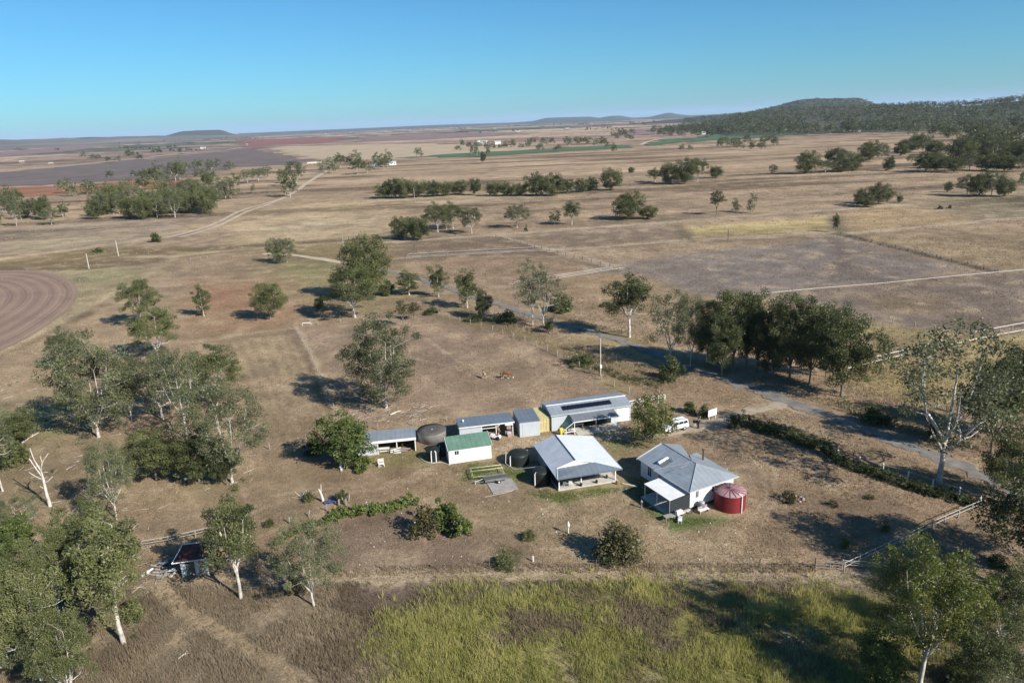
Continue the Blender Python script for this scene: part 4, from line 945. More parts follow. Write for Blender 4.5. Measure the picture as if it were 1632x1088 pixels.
L_yel = leafmat('sunny gum leaves', (0.054, 0.068, 0.016), (0.155, 0.176, 0.039), (0.270, 0.269, 0.073), .4)  # brighter leaf copy: sunlight on the corner gum's top put into the colour
make_proto('sunny', [(s, gum(17, 14, 4.2, 6, 90, 260, .29, L_yel, M_bark, umb=.4)) for s in (70,)])
make_proto('dying', [(s, gum(12, 6, 3, 4, 40, 70, .4, L_dry, M_bark2, umb=.3, gap=1.0, rad=.16)) for s in (18,)])
make_proto('shrub', [(s, bush(2.2, 2.8, 30, 60, .2, L_gum)) for s in (1, 2, 3)])
make_proto('darkshrub', [(s, bush(2.6, 2.8, 34, 70, .2, L_dark)) for s in (4, 5)])
make_proto('limeshrub', [(s, bush(2.4, 2.6, 34, 60, .24, L_lime)) for s in (6, 7)])
make_proto('dryshrub', [(s, bush(2.4, 3.2, 30, 42, .22, leafmat('bronze leaves', (0.043, 0.039, 0.015), (0.109, 0.100, 0.035), (0.176, 0.138, 0.052)))) for s in (8, 9)])
make_proto('dome', [(23, bush(2.4, 3.0, 130, 60, .13, leafmat('bronze green leaves', (.045, .044, .018), (.118, .112, .048), (.19, .165, .08)), None, .9, .03))])
make_proto('conifer', [(11, gum(6, 3, .5, 3, 40, 80, .22, L_dark, M_bark2, umb=.2, gap=.7, rad=.2, up=1, low=.05))])
def far(H, W, ml, K=16, n=16, size=1.25, fork=2.2):
    def f(sd):
        mb, c, rg = skeleton(sd, H, W, fork, 3, K, umb=.35, gap=1.2, up=.9, low=.12)
        V, F, T = leaves(c, W * .15 * rg.uniform(.7, 1.3, len(c)), n, size, rg)
        return mb, V, F, T, ml, M_bark, H, W
    return f
make_proto('far', [(s, far(12, 11, L_grey, 34, 30, .8)) for s in (41, 42, 43)] + [(s, far(12, 10, L_gum, 34, 30, .8)) for s in (44, 45)])
make_proto('fardark', [(s, far(11, 10, L_dark, 34, 30, .8, 1.2)) for s in (51, 52)])
def dead(sd):
    r = random.Random(sd); mb = MB(); H = 9.0
    mb.tube([(0, 0, -.1), (-.1, 0, 2.2), (-.05, .05, 4.6)], [.34, .27, .22], 8)
    for P, a in (([(-.05, .05, 4.4), (-.1, 0, 5.6), (-.9, .1, 7.2), (-1.2, .2, 9.0)], .17), ([(-.1, 0, 5.5), (.6, -.1, 6.8), (1.6, -.2, 7.7), (2.2, -.2, 8.2)], .15), ([(-.05, 0, 4.6), (-1.0, .3, 5.6), (-1.9, .3, 7.4)], .14),
                 ([(-.08, 0, 3.6), (.9, -.2, 4.0), (2.0, -.3, 4.7)], .12), ([(-.06, 0, 4.2), (-1.4, .2, 4.6), (-2.6, .3, 5.3)], .1), ([(-.08, 0, 2.6), (-1, 0, 3.2)], .07), ([(.6, -.1, 6.8), (.4, .1, 7.8)], .06)):
        mb.tube(smooth_line(P, .8), [a * (1 - .08 * i) for i in range(len(smooth_line(P, .8)))], 6)
    return mb, None, None, None, None, M_dead, 9.0, 6.0
make_proto('dead', [(1, dead)])

ORD = ['first', 'second', 'third', 'fourth', 'fifth', 'sixth', 'seventh', 'eighth', 'ninth', 'tenth', 'eleventh', 'twelfth', 'thirteenth', 'fourteenth', 'fifteenth', 'sixteenth', 'seventeenth', 'eighteenth', 'nineteenth', 'twentieth', 'twenty-first', 'twenty-second', 'twenty-third', 'twenty-fourth', 'twenty-fifth', 'twenty-sixth']
rt_ = random.Random(77)
NAMES = dict(gum='gum_tree', greygum='gum_tree', sparse='gum_tree', round='gum_tree', dark='gum_tree', slim='gum_tree', tall='gum_tree', lime='fruit_tree', orchard='garden_tree', dying='dying_tree', low='tree', oval='gum_tree', lowdark='tree', sunny='gum_tree', far='gum_tree', fardark='gum_tree', dead='dead_tree', conifer='conifer', shrub='shrub', darkshrub='shrub', limeshrub='shrub', dryshrub='shrub', dome='garden_bush')
def put(kind, bx, by, ty, wpx, label, group=None, rz=None, var=None):
    """plant a tree: foot at photo pixel (bx,by), top at ty, crown wpx wide"""
    g = G(bx, by); h = top_height(g, ty); W = wpx * depth((g[0], g[1], h * .6)) / FPX
    pr = PROTO[kind]; tm, cm, H0, W0 = pr[(var if var is not None else rt_.randrange(len(pr))) % len(pr)]
    shrub = 'shrub' in kind or kind == 'dome'
    t = thing(NAMES[kind], label, 'shrub' if shrub else 'tree', (g[0], g[1], -.02), rz if rz is not None else rt_.uniform(0, 6.28), group)
    t.scale = (W / W0 / 1.02, W / W0 / 1.02, h / H0 / 1.02)
    if tm: link('stems' if shrub else 'trunk', tm, t)
    if cm: link('foliage' if shrub else 'crown', cm, t)
    return t
def clump(kinds, items, what, group):
    items = sorted(items); n = len(items)
    for i, (bx, by, ty, wp) in enumerate(items):
        k = kinds[i % len(kinds)] if isinstance(kinds, list) else kinds
        put(k, bx, by, ty, wp, f'{ORD[i]} tree from the left in {what}' if n > 1 else what, group)

# near trees, one by one
put('oval', 157, 696, 528, 128, 'tall white-limbed gum with a forked pale trunk at the far left edge of the yard')
put('gum', 104, 590, 524, 48, 'small bright-topped gum behind the tall forked white gum')
put('sparse', 298, 697, 556, 92, 'slender white-trunked gum standing between the dark-trunked gum and the big spreading one')
put('greygum', 259, 668, 556, 112, 'dark-trunked gum with bare grey lower limbs in the middle of the left grove')
put('greygum', 370, 768, 606, 130, 'big spreading gum with bright white limbs above the left shadowed bushes', var=1)
put('gum', 346, 645, 552, 106, 'olive-topped gum rising behind the big spreading white-limbed gum')
put('gum', 253, 572, 486, 84, 'upper gum of the left grove with a white trunk and long shadow to its left')
put('gum', 226, 520, 441, 62, 'furthest gum of the left grove, beside the track to the ploughed field')
put('shrub', 204, 598, 572, 52, 'low round shrub beside the shadows at the left edge of the grove')
put('round', 250, 765, 684, 96, 'low bushy gum at the left of the thicket below the grove')
put('round', 318, 768, 692, 84, 'low dark bushy gum in the middle of the thicket below the grove')
put('dark', 362, 772, 706, 46, 'small bushy gum at the right of the thicket below the grove')
put('dead', 80, 806, 712, 52, 'bare bleached dead tree with forked white limbs', rz=0)
put('sparse', 4, 782, 624, 78, 'white-trunked gum at the extreme left edge')
put('greygum', 186, 826, 702, 82, 'grey-leaved gum with a white trunk right of the bare dead tree')
put('tall', 197, 1024, 806, 122, 'tall twin-trunked gum above the long dry grass left of the derelict hut', rz=1.0)
put('gum', 150, 935, 800, 118, 'broad olive gum right of the round shadow and behind the twin-trunked gum')
put('gum', 66, 1082, 886, 148, 'huge olive gum filling the bottom left corner')
put('gum', 118, 1130, 970, 110, 'dense gum at the bottom edge right of the huge corner gum')
put('greygum', -12, 1120, 905, 130, 'grey-green gum cut off by the bottom left edge')
put('lime', 34, 886, 826, 62, 'light green young tree left of the round shadow')
put('greygum', 6, 880, 800, 60, 'dull gum at the left edge behind the light green young tree')
put('shrub', 24, 740, 690, 60, 'grey shrub under the gum at the extreme left edge')
put('sparse', 40, 860, 790, 70, 'twiggy fallen-looking gum below the bare dead tree')
put('gum', 96, 985, 846, 104, 'olive gum between the round shadow and the twin-trunked gum, partly hidden', var=2)
put('low', 30, 700, 655, 70, 'scrubby low tree on the left edge above the bare dead tree')
put('greygum', 210, 668, 590, 70, 'thin grey gum between the forked white gum and the dark-trunked gum')
put('round', 22, 1000, 880, 84, 'rounded gum at the left edge above the huge corner gum')
put('shrub', 214, 985, 950, 46, 'green bush at the foot of the twin-trunked gum')
put('tall', 384, 952, 784, 88, 'tall pale-trunked gum just right of the derelict hut')
put('greygum', 500, 964, 830, 112, 'triple-trunked grey gum on the edge of the long dry grass')
put('dryshrub', 474, 945, 905, 36, 'yellowish bush at the foot of the triple-trunked grey gum')
put('round', 431, 509, 449, 54, 'solitary round green tree standing left of the two pale-trunked roadside trees')
put('slim', 325, 504, 452, 27, 'solitary slim tree on the reddish ground of the left paddock')
put('gum', 566, 506, 418, 98, 'white-trunked gum at the front of the big roadside clump')
put('round', 588, 478, 373, 80, 'tallest dense tree at the back of the big roadside clump')
put('darkshrub', 618, 470, 440, 40, 'dark bush at the right foot of the big roadside clump')
put('slim', 511, 505, 468, 24, 'narrow dark sapling left of the white-trunked roadside gum')
put('oval', 616, 650, 503, 122, 'large white-limbed gum casting a long shadow across the horse paddock', rz=.3, var=0)
put('slim', 652, 470, 429, 36, 'shortest of the three upright young trees along the road')
put('slim', 699, 473, 421, 30, 'narrowest of the three upright young trees along the road')
put('slim', 745, 491, 424, 36, 'rightmost of the three upright young trees along the road')
put('dark', 771, 508, 459, 30, 'small dark tree right of the three upright young trees')
put('shrub', 806, 512, 490, 46, 'grey-green bush on the verge right of the small dark tree')
put('shrub', 757, 512, 496, 34, 'low bush in the shadow left of the small dark tree')
put('darkshrub', 688, 500, 486, 28, 'low dark bush alone at the top of the horse paddock')
put('sparse', 849, 520, 412, 58, 'open-crowned gum on the verge where the road bends')
put('sparse', 866, 522, 432, 66, 'leaning white-trunked gum beside the open-crowned verge gum')
put('conifer', 875, 530, 502, 22, 'small dark pointed bush at the foot of the leaning white gum')
put('tall', 1003, 537, 436, 72, 'tall gum alone beyond the road, left of the dense tree belt')
put('shrub', 966, 488, 478, 26, 'low dark bush in the dry grass beyond the road')
put('sparse', 1068, 585, 461, 84, 'white-trunked gum at the left end of the dense tree belt')
put('darkshrub', 1069, 604, 562, 46, 'dense round bush on the corner by the road, below the white-trunked gum')
put('round', 1128, 582, 474, 62, 'leftmost rounded tree of the dense belt beyond the road')
put('round', 1168, 590, 458, 82, 'second rounded tree of the dense belt beyond the road')
put('dark', 1207, 592, 466, 62, 'dark tree deep in the middle of the dense belt beyond the road')
put('round', 1258, 606, 466, 92, 'fourth tree of the dense belt, with pale limbs showing low down')
put('dark', 1316, 600, 478, 60, 'dark tree at the back near the right end of the dense belt')
put('round', 1340, 632, 496, 106, 'big rounded tree at the right end of the dense belt')
put('round', 1290, 612, 482, 70, 'rounded tree between the two big crowns at the right end of the belt')
put('round', 1190, 586, 470, 62, 'rounded tree filling the belt behind its dark middle tree')
put('greygum', 1100, 585, 470, 56, 'grey gum joining the white-trunked gum to the dense belt')
put('dark', 1150, 600, 500, 64, 'low dark tree at the foot of the belt behind the corner bush')
put('dark', 1232, 602, 520, 56, 'shaded tree under the middle of the dense belt')
put('sparse', 1497, 768, 514, 226, 'towering twin-trunked gum beside the hedge at the right edge', rz=2.2, var=0)
put('dark', 1580, 722, 560, 104, 'dark gum behind the towering twin-trunked gum, on the far verge')
put('dark', 1640, 700, 540, 92, 'dark gum cut off by the right edge beyond the road')
put('round', 1612, 796, 690, 96, 'low dense tree at the right edge beside the road')
put('sunny', 1466, 1092, 858, 182, 'big bright-topped gum in the bottom right corner')
put('gum', 1588, 1050, 894, 88, 'darker green gum right of the big bright-topped corner gum')
put('lime', 1398, 1100, 1010, 88, 'bushy young tree at the foot of the big corner gum')
put('greygum', 1660, 1010, 840, 90, 'gum at the right edge behind the corner trees')
put('shrub', 1545, 1095, 1035, 90, 'grey scrub at the bottom edge right of the big corner gum')
put('gum', 1560, 1190, 985, 130, 'gum below the bottom right edge')
put('dome', 988, 890, 817, 92, 'large rounded bronze-green bush alone on the lawn')
put('shrub', 843, 859, 838, 28, 'small green bush left of the white post')
put('dryshrub', 678, 852, 793, 60, 'grey twiggy bush at the right end of the bright creeper hedge')
put('limeshrub', 710, 838, 785, 50, 'bright green bush right of the grey twiggy bush')
put('limeshrub', 735, 855, 806, 40, 'bright green bush at the end, darker on its left side')
put('darkshrub', 546, 800, 774, 24, 'small dark bush held up on short posts by the garden fence')
put('lime', 552, 742, 661, 92, 'leafy dark green tree beside the low open shed')
put('limeshrub', 580, 748, 713, 38, 'bright shrub in front of the low open shed')
put('darkshrub', 500, 722, 694, 36, 'dark shaded bush left of the leafy tree by the shed')
put('orchard', 1041, 706, 633, 80, 'rounded garden tree shading the parked white car')
put('darkshrub', 1098, 658, 634, 28, 'round dark shrub behind the white sign')
put('shrub', 1122, 664, 639, 26, 'shrub with a bare stem just left of the white sign')
put('darkshrub', 1170, 681, 655, 26, 'neat ball-shaped bush at the end of the hedge')
put('dryshrub', 1258, 797, 780, 36, 'low dry garden shrub in the middle of the side yard')
put('dryshrub', 1328, 806, 793, 20, 'twiggy little shrub right of the low dry garden shrub')
put('dryshrub', 1386, 794, 787, 20, 'flat dry shrub nearest the hedge in the side yard')
put('limeshrub', 1346, 872, 850, 16, 'thin yellow-green sapling near the corner of the timber rail fence')
put('shrub', 1412, 848, 826, 18, 'pale sapling in the shade beside the timber rail fence')
put('shrub', 928, 580, 560, 50, 'grey scrub left of the power pole')
put('shrub', 803, 902, 882, 44, 'low green bush on the fence line below the small green bush')
put('shrub', 430, 838, 822, 20, 'low weed bush by the garden track')
put('dying', 660, 510, 476, 24, 'thin leafless sapling right of the white-trunked roadside gum')
put('dying', 643, 520, 470, 22, 'thin brown sapling at the paddock corner')
put('shrub', 896, 495, 462, 48, 'grey twiggy scrub beyond the road bend')
put('shrub', 1490, 700, 668, 44, 'green scrub on the shaded verge left of the towering gum')
put('shrub', 1395, 672, 640, 60, 'grassy scrub beside the shaded road')
put('shrub', 1590, 900, 880, 40, 'low scrub beyond the timber rail fence')

for (x, y), d, hh, lb in (((1330, 850), 22, 17, 'tall gum just outside the right edge, shading the side yard'), ((1400, 845), 19, 15, 'second gum just outside the right edge, beside the first')):
    g = G(x, y)[:2] + d * np.array([.755, -.656]); pr = PROTO['gum'][rt_.randrange(3)]
    t = thing('gum_tree', lb, 'tree', (g[0], g[1], 0), rt_.uniform(0, 6)); t.scale = (hh / 17,) * 3; link('trunk', pr[0], t); link('crown', pr[1], t)
# middle distance
clump(['low', 'round'], [(640, 381, 344, 32), (668, 383, 342, 36), (655, 378, 346, 26)], 'the low dark clump by the pale fence rails', 'trees of the near middle-distance clump')
clump(['gum', 'greygum'], [(698, 370, 323, 46), (722, 364, 322, 46), (752, 372, 328, 42), (712, 366, 342, 20)], 'the umbrella-shaped clump beyond the horse paddock', 'umbrella gums of the middle distance')
put('greygum', 824, 363, 325, 46, 'open grey gum alone right of the umbrella-shaped clump')
put('far', 884, 358, 334, 24, 'small sparse tree between the two open grey gums')
put('tall', 911, 358, 320, 28, 'upright sparse gum above the laneway')
put('low', 1002, 349, 305, 54, 'spreading olive tree with several stems above the laneway')
put('low', 1032, 349, 326, 34, 'low rounded tree joined to the right of the spreading olive tree')
put('shrub', 838, 369, 357, 8, 'tiny bush at the laneway corner')
clump(['low', 'lowdark', 'low'], [(612, 316, 290, 34), (630, 316, 283, 32), (646, 316, 281, 34), (668, 314, 286, 32), (690, 313, 288, 32), (710, 312, 287, 32), (733, 310, 287, 30)], 'the left half of the rounded tree row', 'rounded trees in the long row')
clump(['lowdark', 'low'], [(757, 311, 283, 20), (787, 312, 287, 30), (808, 312, 290, 30), (830, 312, 290, 30), (855, 312, 275, 38), (880, 312, 276, 40), (904, 308, 284, 28), (928, 306, 284, 26), (943, 304, 282, 26), (975, 303, 264, 38)], 'the right half of the rounded tree row', 'rounded trees in the long row')
clump(['lowdark', 'gum', 'low'], [(1044, 290, 268, 32), (1068, 293, 256, 36), (1092, 293, 252, 40), (1112, 290, 250, 36), (1140, 284, 262, 22), (1006, 276, 266, 12)], 'the dark clump on the far pasture', 'trees of the far pasture clump')
put('dying', 1142, 342, 296, 24, 'grey dying tree standing alone on the pasture')
put('far', 1172, 338, 316, 18, 'small pale tree right of the grey dying tree')
put('far', 1198, 340, 308, 20, 'slim bare-stemmed tree, rightmost of the three alone on the pasture')
clump(['lowdark', 'low'], [(1372, 328, 301, 26), (1400, 325, 291, 40), (1433, 323, 310, 10), (1380, 330, 312, 30)], 'the dark pair by the laneway bend', 'trees by the laneway bend')
clump(['low', 'greygum'], [(1541, 312, 277, 34), (1560, 313, 274, 36), (1580, 313, 271, 38), (1600, 313, 280, 34), (1510, 306, 289, 14), (1632, 302, 272, 24)], 'the grey clump near the right edge', 'trees of the right-hand clump')
put('darkshrub', 248, 386, 366, 22, 'solitary round dark bush beside the old dirt road')
put('shrub', 157, 402, 392, 22, 'low scrub beside the two left poles')
clump(['greygum', 'far'], [(438, 418, 379, 26), (458, 418, 378, 34), (448, 420, 396, 26)], 'the pair of grey trees above the left paddock', 'grey trees above the left paddock')
put('dark', 1331, 370, 340, 10, 'narrow dark bush at the laneway gate')
put('darkshrub', 1498, 333, 326, 10, 'left of two tiny bushes on the drain bank')
put('darkshrub', 1514, 332, 325, 8, 'right of two tiny bushes on the drain bank')
put('dark', 770, 261, 241, 10, 'small dark pointed tree alone on the far stubble')
put('far', 668, 252, 235, 16, 'single round tree on the far stubble field')
put('fardark', 1231, 277, 261, 16, 'single small dark tree on the far right pasture')
put('fardark', 175, 283, 271, 14, 'single dark tree on the dark ploughed soil')
r = random.Random(5)
def scat(n, x0, x1, y0, y1, hp, wp, s): rr = random.Random(s); return [(x0 + (x1 - x0) * (i + rr.uniform(.15, .85)) / n, (yb := rr.uniform(y0, y1)), yb - hp * rr.uniform(.7, 1.2), wp * rr.uniform(.75, 1.25)) for i in range(n)]
clump(['low', 'greygum', 'far'], scat(11, -10, 84, 335, 362, 38, 30, 1), 'the creek-line clump at the left edge', 'gums along the left creek line')
put('far', 101, 346, 321, 24, 'dark rounded tree between the two creek-line clumps')
clump(['low', 'greygum', 'low'], scat(20, 142, 345, 330, 350, 40, 34, 2), 'the dense creek-line clump', 'gums along the left creek line')
clump(['far', 'greygum'], scat(15, 225, 372, 286, 318, 28, 30, 3), 'the back row of the dense creek-line clump', 'gums along the left creek line')
clump(['far'], scat(7, 98, 205, 306, 322, 24, 26, 4), 'the row at the edge of the red soil', 'gums by the red soil')
clump(['far', 'greygum'], [(375, 297, 276, 26), (395, 292, 270, 24), (412, 288, 267, 26), (426, 284, 265, 20), (404, 308, 292, 10)], 'the loose group left of the old dirt road', 'gums left of the old dirt road')
clump(['greygum', 'far'], [(463, 314, 268, 34), (472, 292, 256, 34), (452, 296, 268, 22)], 'the group leaning over the old dirt road', 'gums over the old dirt road')
clump(['far', 'far', 'gum'], [(517, 274, 256, 22), (530, 276, 250, 24), (543, 268, 244, 24), (556, 262, 246, 20), (568, 262, 239, 20), (570, 278, 252, 26), (586, 276, 254, 24), (600, 262, 243, 20), (618, 266, 240, 24), (612, 270, 252, 20)], 'the trees round the white cottage at the road end', 'trees round the white cottage')
clump(['fardark'], [(213, 281, 271, 10), (222, 281, 272, 12), (234, 280, 271, 14), (245, 279, 272, 10)], 'the short dark line on the ploughed soil', 'trees on the ploughed soil')
clump(['far'], scat(10, 275, 376, 265, 272, 14, 14, 6), 'the grey line behind the dense creek-line clump', 'gums behind the creek line')
clump(['far', 'fardark'], scat(8, 128, 232, 249, 258, 9, 14, 7), 'the hedge-like line by the gravel road', 'trees by the gravel road')
clump(['fardark', 'far'], scat(10, 728, 806, 232, 240, 11, 12, 8), 'the grove round the white farmstead', 'trees of the farmstead grove')
clump(['fardark'], [(752, 246, 232, 8), (760, 248, 230, 10), (778, 246, 234, 8)], 'the dark spires before the white farmstead', 'dark trees before the farmstead')
clump(['far', 'fardark'], scat(18, 806, 985, 228, 243, 13, 14, 9), 'the scattered trees along the green crop', 'trees along the green crop')
clump(['far'], scat(8, 975, 1012, 214, 224, 9, 14, 10), 'the small dark grove above the green crop', 'grove above the green crop')
clump(['far', 'fardark'], scat(12, 1040, 1150, 210, 219, 13, 16, 11), 'the line behind the pale gravel bend', 'trees behind the gravel bend')
clump(['far', 'far'], [(1086, 241, 229, 12), (1100, 241, 230, 12)], 'the pair below the green crop', 'pair below the green crop')
clump(['far', 'greygum'], scat(11, 1143, 1240, 228, 241, 18, 18, 12), 'the pale trees right of the green crop', 'pale trees right of the crop')
clump(['low', 'greygum', 'low'], [(1286, 277, 240, 38), (1315, 275, 254, 36), (1340, 274, 252, 34), (1330, 260, 233, 36), (1358, 272, 246, 30), (1385, 256, 224, 38), (1403, 258, 228, 30), (1435, 248, 228, 24), (1416, 272, 249, 22), (1452, 262, 246, 16), (1350, 262, 240, 26)], 'the scattered gums below the wooded ridge', 'gums below the wooded ridge')
clump(['lowdark', 'low', 'greygum'], [(1475, 274, 240, 36), (1490, 272, 240, 34), (1505, 274, 248, 26), (1530, 268, 218, 46), (1556, 262, 214, 44), (1580, 264, 216, 44), (1605, 260, 216, 44), (1630, 266, 222, 44), (1545, 272, 240, 36), (1572, 272, 244, 36), (1600, 273, 244, 38), (1628, 274, 246, 36), (1650, 268, 225, 40), (1520, 275, 250, 30)], 'the dark wood at the right edge', 'gums of the right-hand wood')

clump(['low', 'greygum', 'lowdark', 'far'], scat(20, 1440, 1650, 214, 248, 24, 30, 24), 'the open wood below the ridge at right', 'gums of the open right-hand wood')
# first rows of the wood below the ridge, each a tree; the mass behind is one wood
clump(['far', 'fardark', 'far'], scat(22, 1150, 1300, 207, 216, 17, 15, 21), 'the left front of the wood under the ridge', 'front gums of the ridge wood')
clump(['far', 'far', 'fardark'], scat(22, 1300, 1445, 203, 214, 19, 16, 22), 'the middle front of the wood under the ridge', 'front gums of the ridge wood')
clump(['far', 'fardark', 'far'], scat(22, 1445, 1640, 203, 222, 22, 20, 23), 'the right front of the wood under the ridge', 'front gums of the ridge wood')

def wood(name, pts, H, W, ml, seed, n=22, size=2.2):
    """one mass of far trees: leaf sprays on short stems"""
    rg = np.random.default_rng(seed); pts = np.array(pts); den = fbm(pts[:, 0] / 130, pts[:, 1] / 130, seed, 3)
    pts = pts[den + rg.uniform(-.1, .1, len(pts)) > .34]; K = len(pts); sc = rg.uniform(.55, 1.4, K)
    hue = 1.5 * (fbm(pts[:, 0] / 220, pts[:, 1] / 220, seed + 5, 3) - .5) + rg.normal(0, .15, K)
    c = np.repeat(pts, 3, 0) + np.stack([rg.normal(0, W * .22, K * 3), rg.normal(0, W * .22, K * 3), np.repeat(H * sc, 3) * rg.uniform(.42, .9, K * 3)], 1)
    V, F, T = leaves(c, W * .26 * np.repeat(sc, 3), n, size, rg, .2, .8)
    T = np.clip(T + np.repeat(hue, 3 * n) * .55 - .08, .02, .98)
    o = link(name, npmesh(name, V, F, ml, tint=T)); o['kind'] = 'stuff'
r = random.Random(9); rp = []
for i in range(4200):
    x = r.uniform(1060, 1760); t = r.random() ** .8
    rp.append(ridge_at(x, t * 1.0))
for i in range(900):
    x = r.uniform(1180, 1760); y = r.uniform(196, 211)
    g = G(x, y); rp.append((g[0], g[1], 0))
for i in range(260):
    x = r.uniform(1540, 1760); g = G(x, r.uniform(208, 262)); rp.append((g[0], g[1], 0))
wood('ridge_wood', rp, 15, 14, L_wood, 3, 10, 2.6)
rp = []
for i in range(1500): rp.append(mesa_at(r.uniform(1090, 1470), r.uniform(.2, .88)))
wood('mesa_wood', rp, 8, 16, L_dark, 4, 8, 4)
rp = []
rows = [(0, 420, 231.5, 219, 500, 1.6), (380, 700, 216, 205, 180, 1.3), (640, 1130, 206, 193, 200, 1.6), (0, 300, 242, 236, 26, 1.5), (700, 1150, 214, 203, 60, 2.0), (200, 330, 248, 240, 24, .9)]
for x0, x1, y0, y1, n, sp in rows:
    k = 0
    while k < n:
        xc = r.uniform(x0, x1); f = (xc - x0) / (x1 - x0); yc = y0 + (y1 - y0) * f + r.gauss(0, sp); yc = max(yc, 197 - (xc - 816) * .04)
        for j in range(r.randint(2, 6)):
            g = G(xc + r.gauss(0, 5), yc + r.gauss(0, .12)); k += 1
            if g[1] < 14000: rp.append((g[0], g[1], 0))
wood('plain_scrub', rp, 11, 17, L_wood, 6, 9, 4.0)

# ---------------------------------------------------------------- hedges and creepers
def strip_plant(name, label, px, w_, h_, n, size, ml, seed, cat='hedge', taper=1.0, dens=9):
    rg = np.random.default_rng(seed); L = np.array(smooth_line([G(*p)[:2] for p in px], .4)); K = len(L) * dens
    i = rg.integers(0, len(L), K); c = np.zeros((K, 3)); sc = h_ * (1 + .22 * np.sin(i * .35 + seed) + rg.normal(0, .1, K))
    if taper != 1: sc = sc * (1 + (taper - 1) * i / len(L))
    c[:, :2] = L[i] + rg.uniform(-.5, .5, (K, 2)) * w_; c[:, 2] = rg.uniform(.12, .82, K) * sc
    V, F, T = leaves(c, np.full(K, .30) * rg.uniform(.7, 1.3, K), n, size, rg, .1, .8); V[:, 2] = np.maximum(V[:, 2], .0)
    o = link(name, npmesh(name, V, F, ml, tint=T)); tag(o, label, cat)
    return o
strip_plant('hedge', 'long dark clipped hedge between the side yard and the road', [(1184,676),(1220,687),(1260,700),(1300,716),(1335,732)], 2.2, 2.0, 30, .2, L_dark, 2, taper=.9, dens=15)
strip_plant('hedge', 'lower ragged hedge running on under the white-posted fence', [(1337,737),(1390,755),(1440,772),(1490,788),(1556,806)], 1.8, 1.15, 28, .2, L_dark, 3, dens=13)
strip_plant('creeper_hedge', 'bright green creeper sprawling over the garden fence', [(528,832),(548,822),(580,820),(610,814),(640,806),(658,800)], 1.9, 1.5, 28, .26, L_lime, 4, 'creeper', .7)
strip_plant('creeper', 'dull olive creeper along the track left of the bright creeper hedge', [(438,868),(470,850),(500,838),(522,832)], .9, .7, 20, .22, L_gum, 5, 'creeper')
strip_plant('roadside_scrub', 'dark grassy scrub in the ditch left of the power pole', [(905,575),(935,585),(965,592),(1010,606),(1050,614)], 3.0, .8, 16, .22, L_dark, 6, 'scrub', 1, 4)
strip_plant('roadside_scrub', 'green weeds on the far verge below the tree belt', [(1330,640),(1380,660),(1430,678),(1470,694)], 3.5, .8, 16, .25, L_gum, 7, 'scrub', 1, 3)
strip_plant('weeds', 'straggling dry weeds along the drain across the paddocks', [(1345,375),(1420,394),(1500,413),(1588,434)], 2.6, .6, 7, .28, L_dry, 8, 'weeds', 1, 1)

# ---------------------------------------------------------------- fences
def run_mesh(P, z, r, step, n=4):
    mb = MB(); L = smooth_line(P, step) if len(P) > 2 else [np.array(P[0], float), np.array(P[-1], float)]
    mb.tube([(p[0], p[1], z) for p in L], r, n, smooth=False); return mb
def fence(label, px, spacing, h, pr, rails, pm, rm, name='fence', maxp=60, lean=.0, topc=None):
    """posts every spacing m along the photo points; rails: (height, radius, part name)"""
    W = [G(*p)[:2] for p in px]; t = thing(name, label, 'fence', (W[0][0], W[0][1], 0)); o0 = W[0]
    P = [w - o0 for w in W]; rg = random.Random(len(label)); pmesh = MB().box(-pr, -pr, -.1, pr, pr, h).mesh('post', pm)
    tot = sum(np.linalg.norm(P[i + 1] - P[i]) for i in range(len(P) - 1)); spacing = max(spacing, tot / maxp)
    d = 0.0; seg = 0; acc = 0.0; spots = []
    while d <= tot + 1e-6 and seg < len(P) - 1:
        l = np.linalg.norm(P[seg + 1] - P[seg])
        if d - acc > l + 1e-6: acc += l; seg += 1; continue
        spots.append(P[seg] + (P[seg + 1] - P[seg]) * ((d - acc) / l)); d += spacing
    if np.linalg.norm(spots[-1] - P[-1]) > spacing * .3: spots.append(P[-1])
    for q in spots:
        o = link('post', pmesh, t); o.location = (q[0], q[1], 0); o.rotation_euler = (rg.gauss(0, .03 + lean), rg.gauss(0, .03 + lean), rg.uniform(0, .4)); o.scale = (1, 1, rg.uniform(.92, 1.08))
    for z, r, nm in rails: run_mesh(P, z, r, 6).obj(nm, rm, t)
    return t
M_wire = mat('dull fence wire', (.25, .23, .21), .6, .4)
W3 = [(1.1, .006, 'wire'), (.75, .006, 'wire'), (.4, .006, 'wire')]
M_pipe = mat('white pipe rail', (.62, .60, .56), .5, 0, .08)
fence('weathered double-rail timber fence running up to the hedge corner', [(1345,910),(1400,884),(1450,860),(1500,836),(1567,807)], 2.7, 1.2, .06, [(1.1, .05, 'rail'), (.6, .045, 'rail')], M_timber, mat('pale weathered rail', (.40, .375, .34), .8, 0, .25, 2), 'rail_fence')
fence('white-topped post fence standing in the hedge beside the towering gum', [(1335,729),(1373,743),(1424,757),(1452,765),(1483,776),(1512,785),(1562,804)], 3.3, 1.3, .08, [(1.2, .05, 'rail')], M_white, M_timber, 'hedge_fence')
fence('white double-rail fence behind the solar shed', [(1003,652),(1030,646),(1059,641)], 3.0, 1.55, .07, [(1.5, .075, 'rail'), (1.0, .06, 'rail')], M_white, M_white, 'rail_fence')
fence('post-and-wire fence between the horse paddock and the roadside', [(700,503),(780,525),(860,553),(920,583),(960,606),(1000,626),(1058,648)], 4.5, 1.3, .07, W3, M_timber, M_wire, 'wire_fence')
fence('post-and-wire fence dividing the two left paddocks', [(470,522),(492,560),(515,610),(535,660),(549,692)], 4.0, 1.3, .06, W3, M_timber, M_wire, 'wire_fence')
